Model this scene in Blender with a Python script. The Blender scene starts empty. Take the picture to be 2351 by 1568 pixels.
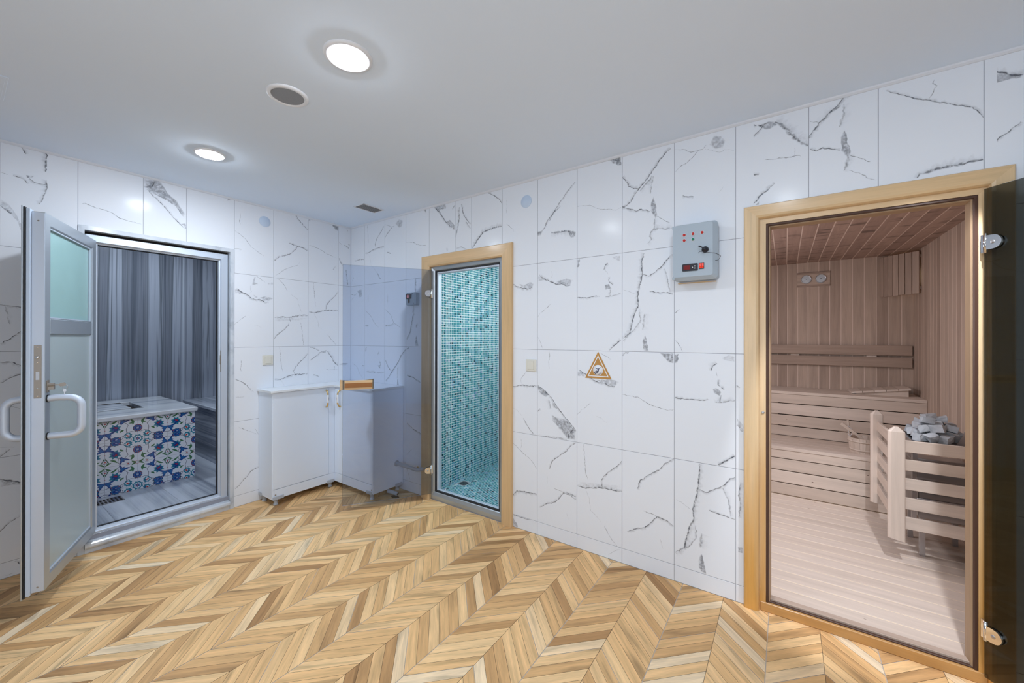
import bpy, math, random
from mathutils import Matrix, Vector
from mathutils.geometry import tessellate_polygon
S = bpy.context.scene
COL = S.collection
PI = math.pi
RND = random.Random(7)

# ------------------------------------------------------------------ camera, world, exposure
cam_d = bpy.data.cameras.new('camera')
cam = bpy.data.objects.new('camera', cam_d)
COL.objects.link(cam)
cam_d.sensor_width = 36.0
cam_d.lens = 904.387 / 2351 * 36.0
cam_d.shift_x = (1175.5 - 1165.37) / 2351
cam_d.shift_y = (773.16 - 784.0) / 2351
cam_d.clip_start = 0.02
_yaw, _pit, _rol = 0.61443, 0.00132, 0.00117
_f = Vector((-math.sin(_yaw), math.cos(_yaw), 0)); _r = Vector((math.cos(_yaw), math.sin(_yaw), 0)); _u = Vector((0, 0, 1))
_f2 = _f * math.cos(_pit) + _u * math.sin(_pit); _u2 = _u * math.cos(_pit) - _f * math.sin(_pit)
_r3 = _r * math.cos(_rol) + _u2 * math.sin(_rol); _u3 = _u2 * math.cos(_rol) - _r * math.sin(_rol)
cam.matrix_world = Matrix(((_r3.x, _u3.x, -_f2.x, 3.6326), (_r3.y, _u3.y, -_f2.y, -2.3678), (_r3.z, _u3.z, -_f2.z, 1.3762), (0, 0, 0, 1)))
S.camera = cam
w = bpy.data.worlds.new('world'); S.world = w; w.use_nodes = True
w.node_tree.nodes['Background'].inputs[0].default_value = (0.75, 0.82, 1.0, 1)
w.node_tree.nodes['Background'].inputs[1].default_value = 0.25
S.view_settings.view_transform = 'Standard'
S.view_settings.look = 'None'
S.view_settings.gamma = 1.0
S.view_settings.use_curve_mapping = False
S.view_settings.exposure = 0.0
S.cycles.use_denoising = True
S.cycles.max_bounces = 12
S.cycles.diffuse_bounces = 6
S.cycles.transparent_max_bounces = 16
S.cycles.caustics_reflective = False
S.cycles.caustics_refractive = False
S.cycles.sample_clamp_indirect = 6.0
HALL = 226.0      # radiance of the hall downlights' diffusers
SPOT_W = 125.0
COOL = (0.87, 0.95, 1.05)

def area_lamp(name, loc, size, power, color, rot=(0, 0, 0)):
    d = bpy.data.lights.new(name, 'AREA'); d.shape = 'DISK'; d.size = size; d.energy = power; d.color = color
    o = bpy.data.objects.new(name, d); COL.objects.link(o); o.location = loc; o.rotation_euler = rot
    o['label'] = name.replace('_', ' '); return o

# ------------------------------------------------------------------ materials
def new_mat(name):
    m = bpy.data.materials.new(name); m.use_nodes = True
    nt = m.node_tree; nt.nodes.clear()
    out = nt.nodes.new('ShaderNodeOutputMaterial'); b = nt.nodes.new('ShaderNodeBsdfPrincipled')
    nt.links.new(b.outputs[0], out.inputs[0])
    return m, nt, b, out
def plain(name, col, rough=0.5, metal=0.0, spec=0.5, noise=0.0, nscale=20, emit=None, es=0, aniso=None, coat=0):
    m, nt, b, out = new_mat(name)
    b.inputs['Base Color'].default_value = (*col, 1); b.inputs['Roughness'].default_value = rough
    b.inputs['Metallic'].default_value = metal; b.inputs['Specular IOR Level'].default_value = spec
    b.inputs['Coat Weight'].default_value = coat
    if noise:
        tc = nt.nodes.new('ShaderNodeTexCoord'); mp = nt.nodes.new('ShaderNodeMapping'); n = nt.nodes.new('ShaderNodeTexNoise')
        if aniso: mp.inputs['Scale'].default_value = aniso
        nt.links.new(tc.outputs['Object'], mp.inputs[0]); nt.links.new(mp.outputs[0], n.inputs['Vector'])
        n.inputs['Scale'].default_value = nscale; n.inputs['Detail'].default_value = 4
        mx = nt.nodes.new('ShaderNodeMix'); mx.data_type = 'RGBA'
        mx.inputs[6].default_value = (*[c * (1 - noise) for c in col], 1); mx.inputs[7].default_value = (*[min(1, c * (1 + noise)) for c in col], 1)
        nt.links.new(n.outputs['Fac'], mx.inputs[0]); nt.links.new(mx.outputs[2], b.inputs['Base Color'])
    if emit:
        b.inputs['Emission Color'].default_value = (*emit, 1); b.inputs['Emission Strength'].default_value = es
    return m
def ramp(nt, fac, stops):
    r = nt.nodes.new('ShaderNodeValToRGB'); e = r.color_ramp.elements
    while len(e) > 1: e.remove(e[-1])
    e[0].position = stops[0][0]; e[0].color = (*stops[0][1], 1)
    for p, c in stops[1:]:
        q = e.new(p); q.color = (*c, 1)
    nt.links.new(fac, r.inputs[0]); return r
def math_n(nt, op, a, b=None):
    n = nt.nodes.new('ShaderNodeMath'); n.operation = op
    for i, v in enumerate((a, b)):
        if v is None: continue
        if isinstance(v, (int, float)): n.inputs[i].default_value = v
        else: nt.links.new(v, n.inputs[i])
    return n.outputs[0]
def wood(name, tones, gscale=1.0, contrast=0.35, rough=0.5, spec=0.3, knots=False, stain=None, fine=0.12, coat=0.0, satblue=None):
    """UV in metres, u along the grain; corner attribute 'tone' (0..1) picks the board's own colour."""
    m, nt, b, out = new_mat(name)
    uv = nt.nodes.new('ShaderNodeUVMap'); at = nt.nodes.new('ShaderNodeAttribute'); at.attribute_name = 'tone'
    base = ramp(nt, at.outputs['Fac'], tones)
    mp = nt.nodes.new('ShaderNodeMapping'); mp.inputs['Scale'].default_value = (2.2 * gscale, 30 * gscale, 1)
    nt.links.new(uv.outputs[0], mp.inputs[0])
    n = nt.nodes.new('ShaderNodeTexNoise'); n.inputs['Scale'].default_value = 1.0; n.inputs['Detail'].default_value = 5; n.inputs['Roughness'].default_value = 0.62; n.inputs['Distortion'].default_value = 0.5
    nt.links.new(mp.outputs[0], n.inputs['Vector'])
    g = ramp(nt, n.outputs['Fac'], [(0.30, (0, 0, 0)), (0.5, (0.5, 0.5, 0.5)), (0.72, (1, 1, 1))])
    mp2 = nt.nodes.new('ShaderNodeMapping'); mp2.inputs['Scale'].default_value = (9 * gscale, 320 * gscale, 1)
    nt.links.new(uv.outputs[0], mp2.inputs[0])
    n2 = nt.nodes.new('ShaderNodeTexNoise'); n2.inputs['Scale'].default_value = 1.0; n2.inputs['Detail'].default_value = 3
    nt.links.new(mp2.outputs[0], n2.inputs['Vector'])
    s = math_n(nt, 'SUBTRACT', g.outputs[0], 0.5); s = math_n(nt, 'MULTIPLY', s, contrast)
    s2 = math_n(nt, 'SUBTRACT', n2.outputs['Fac'], 0.5); s2 = math_n(nt, 'MULTIPLY', s2, fine * 2)
    v = math_n(nt, 'ADD', s, s2); v = math_n(nt, 'ADD', v, 1.0)
    last = None
    if stain:   # dark blotches of a print / mould, along the grain
        mp3 = nt.nodes.new('ShaderNodeMapping'); mp3.inputs['Scale'].default_value = stain['scale']
        nt.links.new(uv.outputs[0], mp3.inputs[0])
        n3 = nt.nodes.new('ShaderNodeTexNoise'); n3.inputs['Scale'].default_value = 1.0; n3.inputs['Detail'].default_value = 4; n3.inputs['Distortion'].default_value = 0.4
        nt.links.new(mp3.outputs[0], n3.inputs['Vector'])
        r3 = ramp(nt, n3.outputs['Fac'], [(stain['a'], (0, 0, 0)), (stain['b'], (1, 1, 1))])
        k = math_n(nt, 'MULTIPLY', r3.outputs[0], stain['amt']); k = math_n(nt, 'SUBTRACT', 1.0, k)
        v = math_n(nt, 'MULTIPLY', v, k)
    hs = nt.nodes.new('ShaderNodeHueSaturation'); nt.links.new(base.outputs[0], hs.inputs['Color']); nt.links.new(v, hs.inputs['Value'])
    last = hs.outputs[0]
    if knots:
        vo = nt.nodes.new('ShaderNodeTexVoronoi'); vo.inputs['Scale'].default_value = 1.0
        mpk = nt.nodes.new('ShaderNodeMapping'); mpk.inputs['Scale'].default_value = (4.0, 9.0, 1); nt.links.new(uv.outputs[0], mpk.inputs[0]); nt.links.new(mpk.outputs[0], vo.inputs['Vector'])
        rk = ramp(nt, vo.outputs['Distance'], [(0.0, (1, 1, 1)), (0.016, (1, 1, 1)), (0.034, (0, 0, 0))])
        mk = nt.nodes.new('ShaderNodeMix'); mk.data_type = 'RGBA'; nt.links.new(rk.outputs[0], mk.inputs[0]); nt.links.new(last, mk.inputs[6])
        mk.inputs[7].default_value = (0.10, 0.045, 0.02, 1); last = mk.outputs[2]
    nt.links.new(last, b.inputs['Base Color'])
    b.inputs['Roughness'].default_value = rough; b.inputs['Specular IOR Level'].default_value = spec; b.inputs['Coat Weight'].default_value = coat; b.inputs['Coat Roughness'].default_value = 0.15
    bu = nt.nodes.new('ShaderNodeBump'); bu.inputs['Strength'].default_value = 0.08; bu.inputs['Distance'].default_value = 0.002
    nt.links.new(n2.outputs['Fac'], bu.inputs['Height']); nt.links.new(bu.outputs[0], b.inputs['Normal'])
    return m
def stripe_marble(name, scale, rough=0.15, cols=None, dist=0.5):
    m, nt, b, out = new_mat(name)
    tc = nt.nodes.new('ShaderNodeTexCoord'); mp = nt.nodes.new('ShaderNodeMapping'); mp.inputs['Scale'].default_value = scale
    nt.links.new(tc.outputs['Object'], mp.inputs[0])
    n = nt.nodes.new('ShaderNodeTexNoise'); n.inputs['Scale'].default_value = 1.0; n.inputs['Detail'].default_value = 6; n.inputs['Roughness'].default_value = 0.6; n.inputs['Distortion'].default_value = dist
    nt.links.new(mp.outputs[0], n.inputs['Vector'])
    cols = cols or [(0.30, (0.06, 0.07, 0.09)), (0.40, (0.13, 0.15, 0.19)), (0.44, (0.22, 0.245, 0.30)), (0.485, (0.13, 0.15, 0.18)), (0.51, (0.36, 0.40, 0.48)), (0.56, (0.40, 0.44, 0.53)), (0.58, (0.20, 0.225, 0.28)), (0.64, (0.46, 0.51, 0.60)), (0.8, (0.55, 0.60, 0.68))]
    r = ramp(nt, n.outputs['Fac'], cols)
    nt.links.new(r.outputs[0], b.inputs['Base Color']); b.inputs['Roughness'].default_value = rough; b.inputs['Specular IOR Level'].default_value = 0.4
    return m
def tinted_glass(name, tint, refl_rough=0.0, ior=1.45):
    m, nt, b, out = new_mat(name); nt.nodes.remove(b)
    t = nt.nodes.new('ShaderNodeBsdfTransparent'); t.inputs[0].default_value = (*tint, 1)
    g = nt.nodes.new('ShaderNodeBsdfGlossy'); g.inputs['Roughness'].default_value = refl_rough; g.inputs[0].default_value = (1, 1, 1, 1)
    f = nt.nodes.new('ShaderNodeFresnel'); f.inputs[0].default_value = ior
    mx = nt.nodes.new('ShaderNodeMixShader'); nt.links.new(f.outputs[0], mx.inputs[0]); nt.links.new(t.outputs[0], mx.inputs[1]); nt.links.new(g.outputs[0], mx.inputs[2])
    nt.links.new(mx.outputs[0], out.inputs[0]); return m

M = {}
M['tile'] = plain('white_glazed_tile', (0.79, 0.825, 0.885), 0.17, spec=0.08)
M['grout'] = plain('grey_wall_grout', (0.30, 0.31, 0.36), 0.8)
def vein_mat():
    m, nt, b, out = new_mat('printed_marble_vein')
    at = nt.nodes.new('ShaderNodeAttribute'); at.attribute_name = 'ink'
    tc = nt.nodes.new('ShaderNodeTexCoord'); n = nt.nodes.new('ShaderNodeTexNoise'); n.inputs['Scale'].default_value = 55; n.inputs['Detail'].default_value = 5; n.inputs['Roughness'].default_value = 0.65
    nt.links.new(tc.outputs['Object'], n.inputs['Vector'])
    r = ramp(nt, n.outputs['Fac'], [(0.36, (0.12, 0.12, 0.12)), (0.58, (1, 1, 1))])
    a = math_n(nt, 'MULTIPLY', at.outputs['Fac'], r.outputs[0])
    b.inputs['Base Color'].default_value = (0.15, 0.16, 0.19, 1); b.inputs['Roughness'].default_value = 0.16; b.inputs['Specular IOR Level'].default_value = 0.10
    t = nt.nodes.new('ShaderNodeBsdfTransparent'); mx = nt.nodes.new('ShaderNodeMixShader')
    nt.links.new(a, mx.inputs[0]); nt.links.new(t.outputs[0], mx.inputs[1]); nt.links.new(b.outputs[0], mx.inputs[2]); nt.links.new(mx.outputs[0], out.inputs[0])
    return m
M['vein'] = vein_mat()
M['ceiling'] = plain('ceiling_paint', (0.74, 0.84, 0.97), 0.9, spec=0.1)
M['cornice'] = plain('cornice_paint', (0.72, 0.76, 0.83), 0.6)
M['floorwood'] = wood('oak_look_floor_tile', [(0.0, (0.40, 0.215, 0.09)), (0.2, (0.60, 0.35, 0.155)), (0.5, (0.80, 0.50, 0.235)), (0.8, (0.86, 0.58, 0.30)), (1.0, (0.86, 0.69, 0.48))], 1.4, 0.42, 0.42, 0.18, fine=0.16, stain=dict(scale=(2.0, 16, 1), a=0.56, b=0.72, amt=0.42))
M['plankside'] = plain('dark_tile_joint', (0.09, 0.055, 0.035), 0.9)
M['floorgrout'] = plain('beige_floor_grout', (0.50, 0.42, 0.36), 0.85)
def stained(name, tones):
    m = wood(name, tones, 0.8, 0.22, 0.36, 0.38, fine=0.07, coat=0.2); nt = m.node_tree
    b = [n for n in nt.nodes if n.type == 'BSDF_PRINCIPLED'][0]; src = b.inputs['Base Color'].links[0].from_socket
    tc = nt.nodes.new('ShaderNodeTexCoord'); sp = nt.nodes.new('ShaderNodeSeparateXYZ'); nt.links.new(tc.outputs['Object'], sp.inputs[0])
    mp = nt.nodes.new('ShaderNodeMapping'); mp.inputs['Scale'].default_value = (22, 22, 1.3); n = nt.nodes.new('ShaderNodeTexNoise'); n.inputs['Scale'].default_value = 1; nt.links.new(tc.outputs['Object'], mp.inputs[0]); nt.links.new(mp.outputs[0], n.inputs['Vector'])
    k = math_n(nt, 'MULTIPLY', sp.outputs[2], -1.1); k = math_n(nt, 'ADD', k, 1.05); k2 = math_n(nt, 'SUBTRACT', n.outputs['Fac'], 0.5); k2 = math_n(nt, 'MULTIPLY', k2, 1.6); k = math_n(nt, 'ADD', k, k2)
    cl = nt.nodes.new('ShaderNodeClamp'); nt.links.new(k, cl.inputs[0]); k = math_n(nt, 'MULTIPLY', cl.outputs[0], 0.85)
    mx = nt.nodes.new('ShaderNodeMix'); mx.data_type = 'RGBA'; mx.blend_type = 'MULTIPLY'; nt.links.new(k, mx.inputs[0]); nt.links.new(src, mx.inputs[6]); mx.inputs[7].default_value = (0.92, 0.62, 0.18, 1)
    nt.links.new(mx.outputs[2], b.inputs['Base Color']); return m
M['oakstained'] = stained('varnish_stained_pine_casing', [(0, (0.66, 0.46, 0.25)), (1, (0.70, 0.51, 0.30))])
M['oak'] = wood('varnished_pine_casing', [(0, (0.66, 0.45, 0.235)), (1, (0.71, 0.50, 0.285))], 0.8, 0.22, 0.38, 0.35, fine=0.07, coat=0.15, knots=False)
M['honey'] = wood('oiled_pine_casing', [(0, (0.50, 0.26, 0.085)), (1, (0.56, 0.31, 0.11))], 0.8, 0.25, 0.35, 0.4, fine=0.08, coat=0.2)
M['sauna'] = wood('sauna_hemlock', [(0, (0.36, 0.27, 0.215)), (0.5, (0.43, 0.33, 0.265)), (1, (0.50, 0.39, 0.315))], 0.9, 0.30, 0.55, 0.25, fine=0.10)
M['saunaceil'] = wood('stained_sauna_hemlock', [(0, (0.33, 0.225, 0.185)), (1, (0.42, 0.295, 0.24))], 0.9, 0.30, 0.55, 0.25, fine=0.10, stain=dict(scale=(14, 3.0, 1), a=0.55, b=0.68, amt=0.5))
M['aspen'] = wood('pale_aspen', [(0, (0.57, 0.475, 0.40)), (0.5, (0.65, 0.55, 0.47)), (1, (0.71, 0.615, 0.54))], 0.7, 0.20, 0.5, 0.25, fine=0.06, knots=True)
M['gap'] = plain('dark_gap', (0.02, 0.015, 0.012), 0.9)
M['seam'] = plain('pale_tongue_groove', (0.90, 0.76, 0.58), 0.7)
M['wallseam'] = plain('light_groove', (0.66, 0.53, 0.45), 0.7)
M['rebate'] = wood('brown_rebate_strip', [(0, (0.36, 0.245, 0.15)), (1, (0.42, 0.29, 0.185))], 0.8, 0.2, 0.45, 0.3)
M['alu'] = plain('satin_aluminium', (0.50, 0.55, 0.60), 0.42, 0.75)
M['alu2'] = plain('pale_blue_aluminium', (0.60, 0.67, 0.78), 0.5, 0.35)
M['panel'] = plain('grey_door_panel', (0.46, 0.55, 0.58), 0.30, 0.15, spec=0.5)
M['frost'] = plain('frosted_green_glass', (0.31, 0.50, 0.50), 0.35, 0.0, spec=0.5, noise=0.06, nscale=9)
M['gasket'] = plain('black_rubber', (0.015, 0.016, 0.02), 0.6)
M['browngasket'] = plain('brown_rubber', (0.075, 0.035, 0.022), 0.5)
M['chrome'] = plain('chrome', (0.82, 0.82, 0.82), 0.10, 1.0)
M['nickel'] = plain('brushed_nickel', (0.34, 0.30, 0.26), 0.42, 0.6)
M['steel'] = plain('stainless_steel', (0.50, 0.50, 0.52), 0.28, 0.9, noise=0.08, nscale=6)
M['lacquer'] = plain('white_lacquer', (0.77, 0.85, 0.97), 0.13, spec=0.5)
M['worktop'] = plain('white_worktop', (0.80, 0.84, 0.88), 0.12, spec=0.5)
M['greyplastic'] = plain('grey_plastic', (0.45, 0.49, 0.55), 0.4)
M['boxgrey'] = plain('pale_grey_enclosure', (0.40, 0.47, 0.54), 0.35)
M['cream'] = plain('cream_plastic', (0.72, 0.71, 0.64), 0.35)
M['paleblue'] = plain('pale_blue_plastic', (0.56, 0.67, 0.83), 0.35)
M['black'] = plain('black_plastic', (0.02, 0.02, 0.03), 0.3)
M['red'] = plain('red_lens', (0.55, 0.02, 0.02), 0.15, coat=0.5)
M['redlit'] = plain('red_lit_display', (0.10, 0.0, 0.0), 0.3, emit=(1.0, 0.03, 0.02), es=0.06)
M['redswitch'] = plain('red_lit_rocker', (0.6, 0.02, 0.0), 0.2, emit=(1.0, 0.05, 0.02), es=0.35)
M['digit'] = plain('lit_digit', (0.8, 0.3, 0.35), 0.3, emit=(1.0, 0.45, 0.5), es=0.9)
M['green'] = plain('green_lens', (0.0, 0.22, 0.13), 0.15, coat=0.5)
M['white'] = plain('white_plastic', (0.80, 0.82, 0.86), 0.4)
M['brass'] = plain('polished_brass', (0.83, 0.58, 0.25), 0.18, 0.9)
M['porcelain'] = plain('white_porcelain', (0.82, 0.84, 0.88), 0.1)
M['signgold'] = plain('bronze_sign_print', (0.52, 0.27, 0.075), 0.35)
M['signwhite'] = plain('white_sign_print', (0.82, 0.84, 0.88), 0.35)
M['signdark'] = plain('dark_blue_sign_print', (0.03, 0.03, 0.09), 0.35)
M['led'] = plain('lit_led_diffuser', (1, 1, 1), 0.4, emit=COOL, es=HALL)
M['ledbright'] = plain('lit_led_diffuser_left', (1, 1, 1), 0.4, emit=COOL, es=HALL * 1.45)
M['speakergrille'] = plain('grey_speaker_grille', (0.27, 0.29, 0.32), 0.7, noise=0.3, nscale=700)
M['ventdark'] = plain('dark_duct', (0.03, 0.03, 0.035), 0.8)
M['stone'] = plain('grey_sauna_stone', (0.42, 0.45, 0.48), 0.85, noise=0.28, nscale=26)
M['mosaicgrout'] = plain('pale_mosaic_grout', (0.80, 0.86, 0.86), 0.7)
def mosaic_mat():
    m, nt, b, out = new_mat('iridescent_glass_mosaic')
    at = nt.nodes.new('ShaderNodeAttribute'); at.attribute_name = 'tone'
    r = ramp(nt, at.outputs['Fac'], [(0.0, (0.008, 0.05, 0.08)), (0.12, (0.02, 0.12, 0.17)), (0.3, (0.035, 0.23, 0.28)), (0.5, (0.07, 0.32, 0.36)), (0.64, (0.09, 0.28, 0.42)), (0.8, (0.18, 0.42, 0.46)), (0.92, (0.22, 0.30, 0.50)), (1.0, (0.40, 0.55, 0.60))])
    for e in r.color_ramp.elements: pass
    nt.links.new(r.outputs[0], b.inputs['Base Color']); b.inputs['Roughness'].default_value = 0.12; b.inputs['Specular IOR Level'].default_value = 0.6
    return m
M['mosaic'] = mosaic_mat()
M['bathwall'] = stripe_marble('vertical_striped_marble', (1, 7.5, 0.10))
M['bathfloor'] = stripe_marble('striped_floor_marble', (0.25, 7, 1), cols=[(0.28, (0.16, 0.18, 0.23)), (0.42, (0.32, 0.36, 0.43)), (0.52, (0.48, 0.52, 0.60)), (0.7, (0.58, 0.63, 0.72)), (0.85, (0.4, 0.44, 0.52))])
M['bathbench'] = stripe_marble('horizontal_striped_marble', (0.25, 2, 9), cols=[(0.30, (0.16, 0.18, 0.22)), (0.42, (0.26, 0.29, 0.35)), (0.47, (0.40, 0.44, 0.52)), (0.52, (0.24, 0.27, 0.33)), (0.60, (0.48, 0.52, 0.61)), (0.8, (0.56, 0.60, 0.70))])
M['bathtop'] = stripe_marble('striped_slab_marble', (6, 0.3, 1), cols=[(0.28, (0.22, 0.25, 0.30)), (0.42, (0.42, 0.46, 0.53)), (0.5, (0.60, 0.64, 0.70)), (0.7, (0.68, 0.72, 0.78)), (0.85, (0.5, 0.54, 0.62))])
M['sill'] = stripe_marble('grey_white_marble_sill', (3, 5, 3), cols=[(0.3, (0.34, 0.38, 0.44)), (0.45, (0.58, 0.63, 0.70)), (0.6, (0.68, 0.72, 0.77)), (0.8, (0.48, 0.52, 0.60))])
M['glass'] = tinted_glass('grey_tinted_glass', (0.82, 0.86, 0.925))
M['glassdark'] = tinted_glass('bronze_tinted_glass', (0.44, 0.45, 0.43), 0.0, 1.22)
M['iznikwhite'] = plain('iznik_white_glaze', (0.66, 0.70, 0.78), 0.12)
def ink_mat():
    m, nt, b, out = new_mat('iznik_painted_glaze')
    at = nt.nodes.new('ShaderNodeAttribute'); at.attribute_name = 'paint'
    nt.links.new(at.outputs['Color'], b.inputs['Base Color']); b.inputs['Roughness'].default_value = 0.12
    return m
M['iznik'] = ink_mat()
M['wall'] = plain('plain_back_wall', (0.55, 0.56, 0.60), 0.6)
M['fillglow'] = plain('glowing_fill_pane', (0.8, 0.8, 0.8), 0.4, emit=(0.80, 0.93, 1.05), es=3.6)  # glow of the added fill panes, brightens the hall from behind the camera
M['render'] = plain('bath_plaster', (0.30, 0.33, 0.38), 0.7)

# ------------------------------------------------------------------ mesh building
class MB:
    def __init__(s, xf=None):
        s.v = []; s.f = []; s.uv = []; s.tone = []; s.mi = []; s.ink = []; s.paint = []; s.xf = xf; s.smooth = []
    def add(s, vs, fs, uvs=None, tone=0.5, mi=0, ink=None, paint=None, smooth=False):
        b = len(s.v)
        if s.xf is not None: vs = [tuple(s.xf @ Vector(p)) for p in vs]
        s.v.extend(vs)
        for k, f in enumerate(fs):
            s.f.append(tuple(b + i for i in f)); s.mi.append(mi); s.smooth.append(smooth)
            if uvs is None: s.uv.extend([(0.0, 0.0)] * len(f))
            else: s.uv.extend(uvs[k])
            s.tone.extend([tone] * len(f))
            s.ink.extend([0.0] * len(f) if ink is None else [ink[i] for i in f])
            s.paint.extend([(1, 1, 1)] * len(f) if paint is None else [paint] * len(f))
        return s
    def box(s, x0, y0, z0, x1, y1, z1, grain='x', tone=None, bev=0.0, mi=0):
        if x0 > x1: x0, x1 = x1, x0
        if y0 > y1: y0, y1 = y1, y0
        if z0 > z1: z0, z1 = z1, z0
        tone = RND.random() if tone is None else tone
        ru, rv = RND.random() * 40, RND.random() * 40
        g = 'xyz'.index(grain)
        lo, hi = (x0, y0, z0), (x1, y1, z1)
        def uvf(p, n):
            ax = [i for i in range(3) if i != n]
            if g in ax: o = [i for i in ax if i != g][0]; return (p[g] + ru, p[o] + rv + n * 3.1)
            return (p[ax[0]] * 0.3 + ru, p[ax[1]] + rv)
        V = []; F = []; U = []
        if bev <= 0:
            V = [(lo[0] if not i & 1 else hi[0], lo[1] if not i & 2 else hi[1], lo[2] if not i & 4 else hi[2]) for i in range(8)]
            Q = [((0, 4, 6, 2), 0), ((1, 3, 7, 5), 0), ((0, 1, 5, 4), 1), ((2, 6, 7, 3), 1), ((0, 2, 3, 1), 2), ((4, 5, 7, 6), 2)]
            for q, n in Q: F.append(q); U.append([uvf(V[i], n) for i in q])
        else:
            idx = {}
            for i in range(8):
                sg = [(-1 if not i & (1 << k) else 1) for k in range(3)]
                for n in range(3):
                    p = [0, 0, 0]
                    for k in range(3):
                        e = hi[k] if sg[k] > 0 else lo[k]
                        p[k] = e if k == n else e - sg[k] * bev
                    idx[(i, n)] = len(V); V.append(tuple(p))
            def face(q, n): F.append(tuple(q)); U.append([uvf(V[i], n) for i in q])
            Q = [((0, 4, 6, 2), 0), ((1, 3, 7, 5), 0), ((0, 1, 5, 4), 1), ((2, 6, 7, 3), 1), ((0, 2, 3, 1), 2), ((4, 5, 7, 6), 2)]
            for q, n in Q: face([idx[(i, n)] for i in q], n)
            for a in range(8):
                for k in range(3):
                    b = a ^ (1 << k)
                    if b < a: continue
                    m, n = [t for t in range(3) if t != k]
                    q = [idx[(a, m)], idx[(b, m)], idx[(b, n)], idx[(a, n)]]
                    # orient outward
                    c = [(lo[t] + hi[t]) / 2 for t in range(3)]
                    p = [Vector(V[i]) for i in q]; nn = (p[1] - p[0]).cross(p[2] - p[0])
                    if nn.dot((p[0] + p[2]) / 2 - Vector(c)) < 0: q = q[::-1]
                    face(q, m)
                q = [idx[(a, 0)], idx[(a, 1)], idx[(a, 2)]]
                p = [Vector(V[i]) for i in q]; nn = (p[1] - p[0]).cross(p[2] - p[0])
                if nn.dot(p[0] - Vector([(lo[t] + hi[t]) / 2 for t in range(3)])) < 0: q = q[::-1]
                face(q, 0)
        return s.add(V, F, U, tone, mi)
    def prism(s, poly, ax, a0, a1, grain='u', tone=None, mi=0, mis=None, smooth=False):
        """poly: 2-D points in the two remaining axes (in x,y,z order), extruded along ax from a0 to a1."""
        tone = RND.random() if tone is None else tone
        ru, rv = RND.random() * 40, RND.random() * 40
        k = 'xyz'.index(ax); o = [i for i in range(3) if i != k]; n = len(poly)
        def mk(p, a):
            r = [0, 0, 0]; r[o[0]] = p[0]; r[o[1]] = p[1]; r[k] = a; return tuple(r)
        V = [mk(p, a0) for p in poly] + [mk(p, a1) for p in poly]
        area = sum(poly[i][0] * poly[(i + 1) % n][1] - poly[(i + 1) % n][0] * poly[i][1] for i in range(n))
        flip = (area > 0) == (k == 1)
        if a1 < a0: flip = not flip
        c1 = list(range(n)); c2 = list(range(n, 2 * n))
        F = [c1[::-1], c2]; U = [[(poly[i][0] * 0.3 + ru, poly[i][1] + rv) if grain == 'a' else (poly[i][0] + ru, poly[i][1] + rv) for i in c1[::-1]], [(poly[i][0] * 0.3 + ru, poly[i][1] + rv) if grain == 'a' else (poly[i][0] + ru, poly[i][1] + rv) for i in c1]]
        L = 0
        for i in range(n):
            j = (i + 1) % n; d = math.hypot(poly[j][0] - poly[i][0], poly[j][1] - poly[i][1])
            F.append([i, j, n + j, n + i])
            if grain == 'a': U.append([(a0 + ru, L + rv), (a0 + ru, L + d + rv), (a1 + ru, L + d + rv), (a1 + ru, L + rv)])
            else: U.append([(L + ru, a0 + rv), (L + d + ru, a0 + rv), (L + d + ru, a1 + rv), (L + ru, a1 + rv)])
            L += d
        if flip:
            F = [f[::-1] for f in F]; U = [u[::-1] for u in U]
        if mis:
            s.add(V, F[:2], U[:2], tone, mis[0]); b = len(s.v) - len(V)
            for f, u in zip(F[2:], U[2:]):
                s.f.append(tuple(b + i for i in f)); s.mi.append(mis[1]); s.smooth.append(smooth); s.uv.extend(u); s.tone.extend([tone] * 4); s.ink.extend([0.] * 4); s.paint.extend([(1, 1, 1)] * 4)
            return s
        b = len(s.v); s.add(V, F[:2], U[:2], tone, mi)
        for f, u in zip(F[2:], U[2:]):
            s.f.append(tuple(b + i for i in f)); s.mi.append(mi); s.smooth.append(smooth); s.uv.extend(u); s.tone.extend([tone] * 4); s.ink.extend([0.] * 4); s.paint.extend([(1, 1, 1)] * 4)
        return s
    def lathe(s, prof, c, ax='z', seg=24, mi=0, tone=0.5, caps=True, sm=True):
        """prof: (radius, height) pairs along the axis from c."""
        k = 'xyz'.index(ax); o = [(1, 2), (2, 0), (0, 1)][k]
        V = []; F = []
        for r, h in prof:
            for i in range(seg):
                a = 2 * PI * i / seg; p = list(c); p[o[0]] += r * math.cos(a); p[o[1]] += r * math.sin(a); p[k] += h; V.append(tuple(p))
        for j in range(len(prof) - 1):
            for i in range(seg):
                n = (i + 1) % seg; F.append([j * seg + i, j * seg + n, (j + 1) * seg + n, (j + 1) * seg + i])
        up = prof[-1][1] >= prof[0][1]
        if not up: F = [f[::-1] for f in F]
        b = len(s.v); s.add(V, F, None, tone, mi, smooth=sm)
        if caps:
            a = list(range(seg)); z = [(len(prof) - 1) * seg + i for i in range(seg)]
            if up: a = a[::-1]
            else: z = z[::-1]
            for f in (a, z):
                s.f.append(tuple(b + i for i in f)); s.mi.append(mi); s.smooth.append(False); s.uv.extend([(0., 0.)] * seg); s.tone.extend([tone] * seg); s.ink.extend([0.] * seg); s.paint.extend([(1, 1, 1)] * seg)
        return s
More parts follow.
